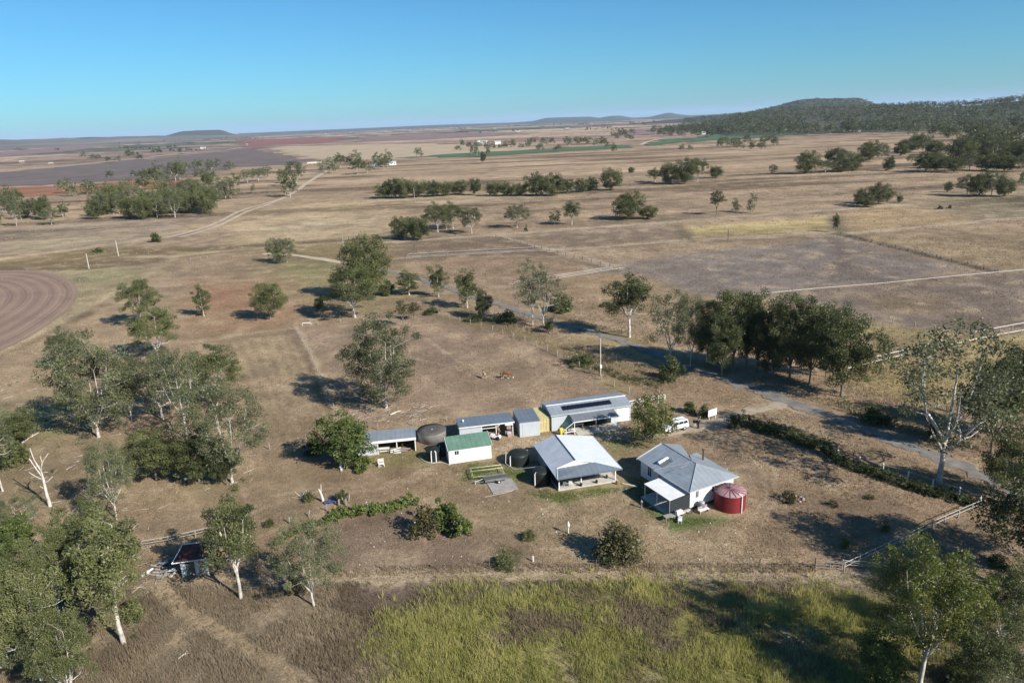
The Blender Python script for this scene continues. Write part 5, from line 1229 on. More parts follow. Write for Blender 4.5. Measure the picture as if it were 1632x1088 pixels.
fence('post-and-wire fence across the top of the horse paddock', [(470,522),(520,517),(570,511),(640,503),(690,500)], 6, 1.2, .06, W3, M_timber, M_wire, 'wire_fence')
fence('thin wire fence along the mown track before the long grass', [(530,912),(640,908),(760,907),(900,905),(1000,906),(1110,905),(1220,905),(1300,905)], 6.2, 1.3, .045, W3, M_dktimber, M_wire, 'wire_fence')
fence('old wire fence beside the track from the sheds to the left grove', [(430,716),(490,702),(552,692),(640,680),(720,670)], 6, 1.2, .06, W3, M_timber, M_wire, 'wire_fence')
fence('white pipe fence at the near edge of the short left yard', [(648,413),(720,409),(790,405),(850,402),(900,400)], 8, 1.2, .05, [(1.1, .045, 'rail'), (.6, .035, 'rail')], M_timber, M_pipe, 'pipe_fence')
fence('white pipe fence parallel to it, a few metres behind', [(650,409),(720,405),(790,401),(850,398)], 8, 1.2, .05, [(1.1, .045, 'rail')], M_timber, M_pipe, 'pipe_fence')
fence('white pipe laneway fence ending beside the tall lone gum', [(812,456),(870,446),(930,437),(976,430)], 6, 1.2, .05, [(1.1, .045, 'rail'), (.6, .035, 'rail')], M_timber, M_pipe, 'pipe_fence')
fence('second white pipe laneway fence just in front of that one', [(822,460),(880,450),(940,440),(996,431)], 6, 1.2, .05, [(1.1, .045, 'rail')], M_timber, M_pipe, 'pipe_fence')
fence('long single white rail fence across the grey-brown paddock', [(1200,475),(1300,465),(1400,457),(1500,447),(1640,434)], 7, 1.1, .05, [(1.05, .065, 'rail')], M_timber, M_pipe, 'pipe_fence')
fence('upper white rail fence of the laneway beyond the belt, left stretch', [(1396,577),(1440,566),(1480,556),(1516,547)], 4, 1.25, .06, [(1.2, .07, 'rail')], M_timber, M_pipe, 'pipe_fence')
fence('lower white rail fence of the laneway beyond the belt', [(1350,596),(1400,583),(1460,569),(1520,556),(1570,545),(1645,531)], 4, 1.25, .06, [(1.2, .07, 'rail')], M_timber, M_pipe, 'pipe_fence')
fence('upper white rail fence of the laneway beyond the belt, right stretch', [(1553,537),(1600,528),(1645,520)], 4, 1.3, .06, [(1.25, .075, 'rail')], M_timber, M_pipe, 'pipe_fence')
fence('post-and-wire fence below the single white rail fence', [(1358,503),(1420,514),(1490,526)], 5, 1.3, .09, W3, M_timber, M_wire, 'wire_fence')
fence('dark post fence running down the paddock to the laneway', [(790,378),(850,394),(920,412),(985,430)], 6, 1.3, .09, W3, M_dktimber, M_wire, 'wire_fence')
fence('post fence along the drain across the far paddocks', [(1340,374),(1420,394),(1500,413),(1590,435)], 7, 1.3, .1, W3, M_dktimber, M_wire, 'wire_fence')
fence('pale post fence below the yellow grass strip', [(1090,386),(1180,381),(1260,376),(1330,372)], 9, 1.4, .1, W3, M_timber, M_wire, 'wire_fence')
fence('grey pole rails beside the derelict hut', [(226,872),(262,866),(300,858),(338,849)], 3.2, 1.0, .07, [(.9, .07, 'rail'), (.5, .06, 'rail')], M_timber, M_timber, 'rail_fence')
fence('leaning garden fence posts along the creeper hedge', [(462,834),(500,822),(520,815),(556,798)], 2.6, 1.0, .06, [(.8, .01, 'wire')], M_timber, M_wire, 'garden_fence', lean=.14)
fence('tiny yard of pale rails beside the far dirt track', [(304,416),(318,415),(331,413)], 4, 1.5, .1, [(1.4, .08, 'rail')], M_timber, M_timber, 'stock_yard')
# gates
t = thing('gate', 'pale tubular gate across the mown track by the timber rail fence', 'gate', (*G(1300, 907)[:2], 0)); b = G(1345, 910)[:2] - G(1300, 907)[:2]
for z in (.3, .65, 1.0, 1.2): MB().tube([(0, 0, z), (b[0], b[1], z)], .03, 5).obj('bar', M_timber, t)
for f in (0, .5, 1): MB().tube([(b[0] * f, b[1] * f, .1), (b[0] * f, b[1] * f, 1.25)], .04, 5).obj('upright', M_timber, t)
t = thing('gate', 'pale pole gate swung open at the foot of the timber rail fence', 'gate', (*G(1342, 905)[:2], 0)); b = G(1402, 908)[:2] - G(1342, 905)[:2]
for z in (.5, 1.05): MB().tube([(0, 0, z), (b[0], b[1], z - .1)], .05, 5).obj('bar', M_timber, t)
MB().tube([(0, 0, 1.05), (b[0], b[1], .3)], .04, 5).obj('brace', M_timber, t)
for f in (0, 1): MB().tube([(b[0] * f, b[1] * f, 0), (b[0] * f, b[1] * f, 1.2)], .06, 5).obj('upright', M_timber, t)
g = G(489, 519); t = thing('horse_jump', 'little white jump at the top of the horse paddock', 'jump', (g[0], g[1], 0), .1)
MB().box(-1.2, -.05, .75, 1.2, .05, .9).obj('bar', M_white, t)
for x in (-1.2, 1.1): MB().box(x, -.05, 0, x + .1, .05, .9).obj('upright', M_white, t)

# ---------------------------------------------------------------- poles
def pole(label, px, ty, r=.13, arm=True, box=False, m=M_timber):
    g = G(*px); h = top_height(g, ty); t = thing('power_pole', label, 'pole', (g[0], g[1], 0), R(20))
    MB().tube([(0, 0, -.2), (0, 0, h * .5), (0, 0, h)], [r, r * .9, r * .75], 8).obj('pole', m, t)
    if arm: MB().box(-.9, -.05, h - .55, .9, .05, h - .43).obj('crossarm', M_dktimber, t)
    if arm:
        for x in (-.8, 0, .8): MB().lathe([(.04, h - .43), (.06, h - .38), (.03, h - .28)], 8, (x, 0)).obj('insulator', M_white, t)
    if box: MB().box(-.2, -.3, 1.6, .2, -.12, 2.3).obj('meter_box', M_white, t)
M_palepole = mat('pale timber pole', (.50, .45, .38), .85, 0, .25, 2)
pole('pale power pole standing at the edge of the horse paddock', (957, 598), 539, .15, True, True, M_palepole)
pole('pale pole nearest the ploughed field', (142, 428), 404, .22, False, m=M_palepole)
pole('pale pole behind the one nearest the ploughed field', (189, 408), 383, .22, False, m=M_palepole)
pole('thin pole rising behind the tallest roadside tree', (547, 392), 360, .16, False)
pole('thin wire pole on the straw field, right of the other thin pole', (566, 374), 345, .14, False)
pole('thin pole before the rounded tree row', (661, 322), 300, .2, False)
pole('thin pole behind the long rounded tree row, on the straw field', (1160, 384), 365, .15, False, m=M_dktimber)

# ---------------------------------------------------------------- sign, posts, yard pieces
g = G(1135, 667); t = thing('sign', 'white property sign on two legs at the driveway entrance', 'sign', (g[0], g[1], 0), R(30))
MB().box(-1.0, -.04, .55, 1.0, .04, 1.75).obj('board', M_white, t)
for x in (-.8, .72): MB().box(x, -.05, 0, x + .09, .045, .55).obj('leg', M_white, t)
for k, (a, b) in enumerate(((-.75, .6), (-.6, .75), (-.7, .4))): MB().box(a, -.048, 1.4 - k * .3, b, -.042, 1.47 - k * .3).obj('lettering', M_redroof, t)
g = G(1115, 667); t = thing('planter_edging', 'leaning timber edging pieces under the shrub by the white sign', 'edging', (g[0], g[1], 0), R(30))
for k in range(3): MB().hexa([(k * .7, 0, 0), (k * .7 + .15, 0, 0), (k * .7 + .15, .8, 0), (k * .7, .8, 0)], [(k * .7 + .2, 0, .4), (k * .7 + .35, 0, .4), (k * .7 + .35, .8, .4), (k * .7 + .2, .8, .4)]).obj('board', M_timber, t)
g = G(906, 850); t = thing('garden_ornament', 'tall white post with a pointed white head at the edge of the big bush shadow', 'ornament', (g[0], g[1], 0))
MB().lathe([(.07, 0), (.06, .9)], 10).obj('post', M_white, t); MB().lathe([(.06, .9), (.16, 1.0), (.2, 1.25), (.12, 1.5), (.05, 1.75), (0, 1.8)], 12).obj('head', M_white, t)
g = G(850, 894); t = thing('marker_peg', 'short white peg on the ground below the small green bush', 'peg', (g[0], g[1], 0)); MB().box(-.08, -.08, 0, .08, .08, .6).obj('post', M_white, t); MB().box(-.1, -.1, .6, .1, .1, .66).obj('cap', M_white, t)
g = G(512, 799); t = thing('tree_stump', 'tall pale split stump standing beside the garden fence', 'stump', (g[0], g[1], 0)); MB().tube([(.3, 0, 0), (.1, 0, 1.2), (-.15, 0, 2.0)], [.22, .17, .08], 7).obj('trunk', M_dead, t); MB().tube([(.1, 0, 1.1), (.2, .1, 2.6)], [.1, .06], 6).obj('branch', M_dead, t)
g = G(494, 793); t = thing('garden_heap', 'heap of grey prunings left of the pale split stump', 'heap', (g[0], g[1], 0)); rr = random.Random(8)
for k in range(14):
    a = rr.uniform(0, 6.28); l = rr.uniform(.6, 1.6); x, y = rr.uniform(-1.6, .6), rr.uniform(-.5, .7)
    MB().tube([(x, y, rr.uniform(0, .3)), (x + l * math.cos(a), y + l * math.sin(a) * .6, rr.uniform(.1, .9))], .045, 5).obj('branch', M_timber if k % 3 else M_dead, t)
g = G(492, 790); put('shrub', 492, 798, 778, 22, 'grey-green agave-like shrub beside the heap of prunings')
g = G(527, 800); t = thing('tarpaulin', 'crumpled blue tarpaulin on the ground by the garden fence', 'tarpaulin', (g[0], g[1], 0), .2)
mb = MB(); N = 7; rr = random.Random(2); V = [(i * .28 - .9, j * .16 - .5 + rr.uniform(-.08, .08), .05 + rr.uniform(0, .28)) for j in range(N) for i in range(N)]
mb.add(V, [(j * N + i, j * N + i + 1, (j + 1) * N + i + 1, (j + 1) * N + i) for j in range(N - 1) for i in range(N - 1)], 0, True).obj('sheet', M_blue, t)
for px, lb in (((541, 806), 'left one of two short timber posts under the small dark bush'), ((552, 805), 'right one of two short timber posts under the small dark bush')):
    g = G(*px); t = thing('short_post', lb, 'post', (g[0], g[1], 0)); MB().box(-.1, -.1, 0, .1, .1, 1.0).obj('post', M_timber, t)

# concrete pad, trailer, pipe frame beside the pavilion
Wp = [G(*p)[:2] for p in [(775, 769), (815, 762), (826, 779), (786, 787)]]
o = MB().hexa([(p[0], p[1], -.05) for p in Wp], [(p[0], p[1], .07) for p in Wp]).obj('concrete_pad', mat('grey pad concrete', (.33, .30, .28), .9, 0, .25, 1)); tag(o, 'grey concrete pad on the lawn in front of the low trailer', 'slab')
g = G(790, 767); t = thing('trailer', 'low dark flat trailer parked beside the concrete pad', 'trailer', (g[0], g[1], .0), R(14))
MB().box(-1.7, -.7, .5, 1.7, .7, .62).obj('deck', M_dktimber, t)
for y in (-.74, .70): MB().box(-1.7, y, .5, 1.7, y + .04, .85).obj('side_board', M_grey, t)
MB().tube([(-1.7, -.5, .5), (-3.1, 0, .45)], .05, 6).tube([(-1.7, .5, .5), (-3.1, 0, .45)], .05, 6).obj('drawbar', M_steel, t)
MB().tube([(-3.0, 0, 0), (-3.0, 0, .7)], .04, 6).obj('jockey_wheel', M_white, t)
for s in (-1, 1):
    o = MB().lathe([(0, -.09), (.24, -.09), (.30, -.06), (.30, .06), (.24, .09), (0, .09)], 16).obj('wheel', M_tyre, t); o.rotation_euler = (R(90), 0, 0); o.location = (.3, s * .84, .3)
    h = MB().lathe([(0, -.1), (.14, -.1), (.14, .1), (0, .1)], 12).obj('rim', M_white, o)
    m = MB().box(-.1, s * .72 if s > 0 else -.96, .62, .75, .96 if s > 0 else -.72, .66).obj('mudguard', M_steel, t)
g = G(777, 757); t = thing('garden_trellis', 'low garden frame of pale yellow-green pipe on the green patch behind the trailer', 'frame', (g[0], g[1], 0), R(10))
M_ylpipe = mat('pale yellow pipe', (.55, .56, .30), .5)
for y, z in ((-1.4, .7), (0, .95), (1.5, .7)): MB().tube([(-2.4, y, 0), (-2.3, y, z), (2.3, y, z), (2.4, y, 0)], .055, 6).obj('hoop', M_ylpipe, t)
for x in (-2.3, 2.3): MB().tube([(x, -1.4, .66), (x, 1.5, .66)], .05, 6).obj('cross_bar', M_ylpipe, t)
g = G(780, 790); t = thing('hose', 'coiled pale garden hose below the concrete pad', 'hose', (g[0] + 1.6, g[1] + .5, 0))
MB().tube(smooth_line([(-2.2, -.8, .04), (-.8, -.3, .04), (.8, .3, .04), (1.8, .9, .04), (1.2, 1.4, .04), (.4, .9, .04)], .3), .035, 5).obj('hose', M_conc, t)
g = G(992, 771); t = thing('paving_strip', 'pale edging slab beside the shaded path between the pavilion and the farmhouse', 'slab', (g[0], g[1], 0), R(-30)); MB().box(0, -.15, -.05, 2.2, .15, .16).obj('slab', M_conc, t)
g = G(983, 771); t = thing('terracotta_pot', 'small terracotta pot on the grass right of the pavilion', 'pot', (g[0], g[1], 0)); MB().lathe([(0, 0), (.14, 0), (.2, .3), (.22, .34), (.16, .34), (0, .28)], 12).obj('pot', mat('terracotta', (.35, .13, .06), .8), t)
MB().lathe([(0, .3), (.13, .3), (.15, .45), (0, .6)], 8).obj('foliage', MATS['pot leaves'], t)
g = G(1262, 795); t = thing('garden_bed', 'ring of dark stones round the low dry garden shrub', 'garden bed', (g[0], g[1], 0)); rr = random.Random(3)
for k in range(12):
    a = k * .5236; o = MB().lathe([(0, 0), (.2, .03), (.22, .14), (.1, .24), (0, .26)], 7).obj('stone', M_oldconc if k % 2 else M_redroof, t); o.location = (1.5 * math.cos(a), .9 * math.sin(a), -.02); o.scale = (rr.uniform(.8, 1.3), rr.uniform(.8, 1.2), rr.uniform(.7, 1.1))
def log(label, a, b, r, m=M_dead, name='fallen_log'):
    A, B = G(*a), G(*b); t = thing(name, label, 'log', (A[0], A[1], 0)); d = B - A
    MB().tube([(0, 0, r), (d[0] * .5, d[1] * .5 + .2, r * 1.3), (d[0], d[1], r * .8)], [r, r * .9, r * .5], 7).obj('trunk', m, t)
    MB().tube([(d[0] * .6, d[1] * .6, r), (d[0] * .8, d[1] * .5 + .5, r * 4)], [r * .5, r * .2], 5).obj('branch', m, t)
log('pale fallen log below the thicket of the left grove', (293, 766), (322, 758), .22)
log('grey fallen log at the left foot of the thicket', (248, 757), (277, 742), .18, M_bark2)
log('small pale branch lying in the long dry grass', (284, 1050), (300, 1041), .07)
log('pile-like dead limb beside the large white-limbed gum', (622, 662), (640, 655), .14)
log('long grey log on the red dirt between the left-edge gums', (36, 706), (62, 690), .14)
log('dark fallen limb in the left grove', (200, 690), (236, 708), .16, M_dktimber)

# small white machine parked under the middle open shed
g = G(790, 699); t = thing('ride_on_mower', 'small white and red ride-on machine parked before the middle open shed', 'mower', (g[0], g[1], 0), R(160))
MB().hexa([(-.9, -.4, .3), (.9, -.35, .3), (.9, .35, .3), (-.9, .4, .3)], [(-.8, -.35, .65), (.8, -.28, .8), (.8, .28, .8), (-.8, .35, .65)]).obj('body', M_white, t)
MB().box(-.5, -.25, .65, 0, .25, .75).box(-.58, -.25, .75, -.5, .25, 1.15).obj('seat', M_redroof, t)
MB().tube([(.3, 0, .75), (.1, 0, 1.1)], .03, 5).obj('steering_column', M_grey, t)
for x, r_ in ((-.55, .32), (.65, .24)):
    for y in (-.48, .48): o = MB().lathe([(0, -.08), (r_, -.08), (r_, .08), (0, .08)], 14).obj('wheel', M_tyre, t); o.rotation_euler = (R(90), 0, 0); o.location = (x, y, r_)
g = G(812, 696); t = stack('crate_stack', 'stack of reddish and pale boxes in the dark right bay of the middle open shed', 'stack', (-1.2, 110.4, 0), .2, 7, (.7, .5, .45), [M_rust, M_redroof, M_timber, M_conc], 'box', 6)

# ---------------------------------------------------------------- white four-wheel-drive wagon
M_car = mat('white car paint', (.80, .80, .79), .28, 0, .04, 1, spec=.6)
def car(label, at, rz):
    t = thing('station_wagon', label, 'car', (at[0], at[1], 0), rz)
    prof = [(-2.35, .5), (-2.38, .95), (-2.3, 1.12), (-2.18, 1.78), (-1.95, 1.86), (.35, 1.84), (.55, 1.76), (1.15, 1.2), (2.15, 1.08), (2.36, .9), (2.38, .5)]
    mb = MB(); n = len(prof)
    ins = lambda z: .93 if z < 1.25 else .93 - (z - 1.25) * .28
    v = [(x, -ins(z), z) for x, z in prof] + [(x, ins(z), z) for x, z in prof]
    f = [tuple(range(n))[::-1], tuple(range(n, 2 * n))] + [(i, (i + 1) % n, n + (i + 1) % n, n + i) for i in range(n)]
    o = mb.add([(a, b, c) for a, b, c in v], [tuple(reversed(q)) for q in f]).obj('body', M_car, t)
    bm = bmesh.new(); bm.from_mesh(o.data); bmesh.ops.recalc_face_normals(bm, faces=bm.faces); bmesh.ops.bevel(bm, geom=[e for e in bm.edges], offset=.05, segments=2, affect='EDGES'); bm.to_mesh(o.data); bm.free()
    for s in (-1, 1):
        for x0, x1, x2, x3 in ((-2.05, -1.35, -1.35, -1.98), (-1.22, -.4, -.4, -1.2), (-.28, .85, .42, -.27)):
            y0, y1 = .945, .945 - .42 * .28 + .02
            q = [(x0, s * (y0 - .012), 1.28), (x1, s * (y0 - .012), 1.28), (x2, s * y1, 1.68), (x3, s * y1, 1.68)]
            MB().hexa(q, [(a, b + s * .02, c) for a, b, c in q]).obj('side_window', M_glass, t)
        MB().box(2.28, s * .6 - .2, .82, 2.40, s * .6 + .2, 1.0).obj('headlight', M_steel, t); MB().box(-2.42, s * .75 - .1, .85, -2.33, s * .75 + .1, 1.2).obj('tail_light', M_red, t)
        MB().tube([(-1.8, s * .55, 1.93), (.2, s * .55, 1.93)], .03, 5).obj('roof_rail', M_grey, t)
        MB().box(.7, s * .93 - (.0 if s > 0 else .16), 1.2, .88, s * .93 + (.16 if s > 0 else 0), 1.34).obj('mirror', M_grey, t)
        for x in (-1.45, 1.45):
            w_ = MB().lathe([(0, -.12), (.3, -.12), (.38, -.08), (.38, .08), (.3, .12), (0, .12)], 20).obj('wheel', M_tyre, t); w_.rotation_euler = (R(90), 0, 0); w_.location = (x, s * .84, .38)
            MB().lathe([(0, -.13), (.22, -.13), (.22, .13), (0, .13)], 14).obj('rim', M_steel, w_)
    MB().hexa([(.60, -.78, 1.73), (1.12, -.86, 1.23), (1.12, .86, 1.23), (.60, .78, 1.73)], [(.64, -.78, 1.76), (1.16, -.86, 1.26), (1.16, .86, 1.26), (.64, .78, 1.76)]).obj('windscreen', M_glass, t)
    MB().hexa([(-2.30, -.75, 1.3), (-2.30, .75, 1.3), (-2.2, .68, 1.68), (-2.2, -.68, 1.68)], [(-2.33, -.75, 1.3), (-2.33, .75, 1.3), (-2.23, .68, 1.68), (-2.23, -.68, 1.68)]).obj('rear_window', M_glass, t)
    MB().box(2.36, -.85, .42, 2.5, .85, .68).tube([(2.5, -.5, .68), (2.48, -.5, 1.1), (2.48, .5, 1.1), (2.5, .5, .68)], .04, 6).obj('bull_bar', M_steel, t)
    MB().box(-2.5, -.85, .45, -2.36, .85, .65).obj('rear_bumper', M_grey, t)
g = G(1074, 685); car('white four-wheel-drive wagon parked beside the garden tree', (g[0], g[1]), R(202))

# ---------------------------------------------------------------- people and horses
M_skin = mat('skin', (.42, .26, .19), .6, 0, .05, 5); M_hair = mat('dark hair', (.03, .022, .018), .6)
M_navy = mat('black cloth', (.018, .018, .022), .85, 0, .2, 6); M_lightc = mat('pale trousers', (.66, .62, .56), .85, 0, .1, 6); M_darkc = mat('dark trousers', (.03, .032, .04), .85)
def skin_mesh(name, nodes, edges, mats, levels=1):
    """one continuous surface grown over joints (x,y,z,radius)"""
    me = bpy.data.meshes.new(name); me.from_pydata([n[:3] for n in nodes], edges, []); o = bpy.data.objects.new(name, me); C.objects.link(o)
    sk = o.modifiers.new('s', 'SKIN')
    for i, n in enumerate(nodes): me.skin_vertices[0].data[i].radius = (n[3], n[4] if len(n) > 4 else n[3])
    me.skin_vertices[0].data[0].use_root = True; ss = o.modifiers.new('d', 'SUBSURF'); ss.levels = levels; ss.render_levels = levels
    dg = bpy.context.evaluated_depsgraph_get(); nm = bpy.data.meshes.new_from_object(o.evaluated_get(dg)); bpy.data.objects.remove(o); nm.materials.clear(); nm.materials.append(mats)
    nm.polygons.foreach_set('use_smooth', [True] * len(nm.polygons)); return nm
def person(label, at, rz, trou, pose):
    t = thing('person', label, 'person', (at[0], at[1], 0), rz); k = pose
    N = [(0, 0, .95, .13, .09), (0, 0, 1.2, .125, .085), (0, 0, 1.42, .15, .085), (0, 0, 1.52, .055), (0, .01, 1.60, .07, .085), (0, .015, 1.70, .075, .095),
         (-.1, 0, .88, .09), (-.11, .03 * k, .48, .06), (-.12, -.02 * k, .08, .045), (-.12, .12, .04, .04), (.1, 0, .88, .09), (.11, -.04 * k, .48, .06), (.13, -.1 * k, .08, .045), (.13, .06, .04, .04),
         (-.2, 0, 1.42, .06), (-.27, -.03, 1.14, .045), (-.25, .1 * k, .90, .032), (-.245, .13 * k, .80, .03), (.2, 0, 1.42, .06), (.28, -.03, 1.14, .045), (.25, .14 * k, .95, .032), (.24, .2 * k, .88, .03)]
    Ed = [(0, 1), (1, 2), (2, 3), (3, 4), (4, 5), (0, 6), (6, 7), (7, 8), (8, 9), (0, 10), (10, 11), (11, 12), (12, 13), (2, 14), (14, 15), (15, 16), (16, 17), (2, 18), (18, 19), (19, 20), (20, 21)]
    for hi, sd in ((17, -1), (21, 1)):      # hands: four fingers and a thumb, slightly curled
        hx, hy, hz = N[hi][:3]
        for q in range(4): N.append((hx + sd * .004, hy + (q - 1.5) * .024, hz - .075 - .012 * (1.5 - abs(q - 1.5)), .010)); Ed.append((hi, len(N) - 1))
        N.append((hx - sd * .01, hy + .06, hz - .02, .011)); Ed.append((hi, len(N) - 1))
    N.append((0, .115, 1.665, .02)); Ed.append((5, len(N) - 1))    # nose
    link('body', skin_mesh('body', N, Ed, M_skin), t)
    for s in (-1, 1): MB().lathe([(0, -.012), (.012, 0), (0, .012)], 6, (s * .032, .098)).obj('eye', M_black, t); C.objects[-1].location = (0, 0, 1.69)
    MB().box(-.03, .098, 1.612, .03, .106, 1.622).obj('mouth', M_redroof, t)
    sh = [(0, 0, .86, .25, .205), (0, 0, 1.0, .225, .185), (0, 0, 1.2, .205, .16), (0, 0, 1.42, .225, .16), (0, 0, 1.49, .13, .11), (-.2, 0, 1.42, .105), (-.27, -.03, 1.15, .082), (-.255, .08 * k, .94, .07), (.2, 0, 1.42, .105), (.28, -.03, 1.15, .082), (.255, .12 * k, .98, .07)]
    link('shirt', skin_mesh('shirt', sh, [(0, 1), (1, 2), (2, 3), (3, 4), (3, 5), (5, 6), (6, 7), (3, 8), (8, 9), (9, 10)], M_navy), t)
    tm = MB().tube([(0, 0, .78), (0, 0, .84), (0, 0, .94), (0, 0, 1.04)], [.15, .195, .19, .17], 14)
    for s, a in ((-1, 1), (1, -1)): tm.tube([(s * .095, 0, .92), (s * .1, .01 * a, .8), (s * .112, .0375 * k if a > 0 else -.05 * k, .48), (s * .125, -.025 * k if a > 0 else -.125 * k, .07)], [.10, .112, .09, .08], 10)
    tm.v = [(x, y * .8, z) for x, y, z in tm.v]; tm.obj('trousers', trou, t)
    MB().lathe([(.08, 1.66), (.105, 1.72), (.09, 1.79), (0, 1.825)], 12, (0, -.01)).obj('hair', M_hair, t)
    for s in (-1, 1): MB().box(s * .13 - .05, -.1, 0, s * .13 + .05, .17, .09).obj('shoe', M_black, t)
g = G(1107, 682); person('person in dark top and pale trousers standing beside another behind the white car', g, R(170), M_lightc, 1)
g = G(1112.5, 682.5); person('person dressed all in dark standing to the right of the one in pale trousers', g, R(195), M_darkc, -1)

M_horse = mat('chestnut coat', (.20, .075, .035), .6, 0, .3, 2); M_hdark = mat('dark mane', (.03, .02, .015), .7); M_fawn = mat('pale fawn coat', (.46, .34, .22), .65, 0, .25, 2)
def horse(label, at, rz, coat, sock, sc=1.0, head_down=True):
    t = thing('horse', label, 'horse', (at[0], at[1], 0), rz); t.scale = (sc,) * 3
    N = [(0, 0, 1.18, .30, .33), (.5, 0, 1.2, .27, .34), (-.45, 0, 1.22, .27, .32), (-.72, 0, 1.2, .2, .26)]
    Ed = [(0, 1), (0, 2), (2, 3)]
    if head_down: nk = [(.8, 0, 1.22, .15, .24), (1.1, 0, .95, .11, .17), (1.3, 0, .62, .09, .13), (1.36, 0, .42, .09, .13), (1.42, 0, .2, .07, .085), (1.44, 0, .1, .06, .065)]
    else: nk = [(.75, 0, 1.35, .15, .24), (.98, 0, 1.62, .11, .17), (1.12, 0, 1.82, .09, .14), (1.28, 0, 1.75, .09, .12), (1.48, 0, 1.56, .065, .08), (1.54, 0, 1.5, .055, .06)]
    b = len(N); N += nk; Ed += [(1, b)] + [(b + i, b + i + 1) for i in range(5)]
    for s, o in ((-1, .1), (1, -.12)):
        b = len(N); N += [(.52 + o * .3, s * .16, .85, .12), (.52 + o, s * .16, .52, .065), (.5 + o, s * .16, .2, .045), (.52 + o, s * .16, .04, .055)]; Ed += [(1, b), (b, b + 1), (b + 1, b + 2), (b + 2, b + 3)]
        b = len(N); N += [(-.62, s * .17, .9, .15), (-.55 - o, s * .17, .68, .08), (-.74 - o, s * .17, .5, .06), (-.68 - o, s * .17, .18, .045), (-.65 - o, s * .17, .04, .055)]; Ed += [(3, b)] + [(b + i, b + i + 1) for i in range(4)]
    link('body', skin_mesh('body', N, Ed, coat), t)
    MB().tube([(-.9, 0, 1.32), (-1.02, 0, 1.05), (-1.0, 0, .55)], [.05, .08, .03], 6).obj('tail', M_hdark, t)
    P = [n for n in nk[:4]]; MB().tube([(p[0] - (.02 if head_down else .1), 0, p[2] + (p[4] * .85 if head_down else p[4] * .4)) for p in P], [.05, .06, .05, .03], 6).obj('mane', M_hdark, t)
    hx, hz = nk[3][0], nk[3][2]
    for s in (-1, 1): MB().tube([(hx - .04, s * .07, hz + .1), (hx - .08, s * .09, hz + .24)], [.04, .01], 5).obj('ear', coat, t)
    if sock:
        MB().lathe([(.01, -.02), (.1, .03), (.13, .2), (.10, .36), (.02, .42)], 10).obj('blaze', M_white, t); o = C.objects[-1]; o.location = (1.45, 0, .06); o.scale = (.8, .75, 1)
        for s, o_ in ((-1, .1), (1, -.12)):
            MB().tube([(.51 + o_, s * .16, .02), (.51 + o_, s * .16, .26)], .062, 8).obj('sock', M_white, t); MB().tube([(-.65 - o_, s * .17, .02), (-.675 - o_, s * .17, .26)], .062, 8).obj('sock', M_white, t)
g = G(806, 603); horse('chestnut horse with a white face grazing in the horse paddock', g, R(-8), M_horse, True, 1.05)
g = G(772, 603); horse('smaller pale fawn horse left of the chestnut one', g, R(112), M_fawn, False, .85, False)

# ---------------------------------------------------------------- far buildings
def far_house(px, w_, d_, h_, rz, wall, roof, label, cat='building', name='farm_building'):
    g = G(*px); t = thing(name, label, cat, (g[0], g[1], 0), rz)
    MB().box(-w_ / 2, -d_ / 2, 0, w_ / 2, d_ / 2, h_).obj('wall', wall, t)
    e = .5; MB().slab([(-w_ / 2 - e, -d_ / 2 - e, h_ - .05), (w_ / 2 + e, -d_ / 2 - e, h_ - .05), (w_ / 2 + e, 0, h_ + d_ * .22), (-w_ / 2 - e, 0, h_ + d_ * .22)], .12).slab([(-w_ / 2 - e, .01, h_ + d_ * .22), (w_ / 2 + e, .01, h_ + d_ * .22), (w_ / 2 + e, d_ / 2 + e, h_ - .05), (-w_ / 2 - e, d_ / 2 + e, h_ - .05)], .12).obj('roof', roof, t)
    for s in (-1, 1): MB().hexa([(s * (w_ / 2 - .1), -d_ / 2, h_ - .1), (s * w_ / 2, -d_ / 2, h_ - .1), (s * w_ / 2, d_ / 2, h_ - .1), (s * (w_ / 2 - .1), d_ / 2, h_ - .1)], [(s * (w_ / 2 - .1), -.01, h_ + d_ * .2), (s * w_ / 2, -.01, h_ + d_ * .2), (s * w_ / 2, .01, h_ + d_ * .2), (s * (w_ / 2 - .1), .01, h_ + d_ * .2)]).obj('gable', wall, t)
    k = max(2, int(w_ / 6))
    for i in range(k): x = -w_ / 2 + w_ * (i + .5) / k; MB().box(x - .7, -d_ / 2 - .06, 1.0, x + .7, -d_ / 2 - .01, 2.2).obj('window', M_glass, t)
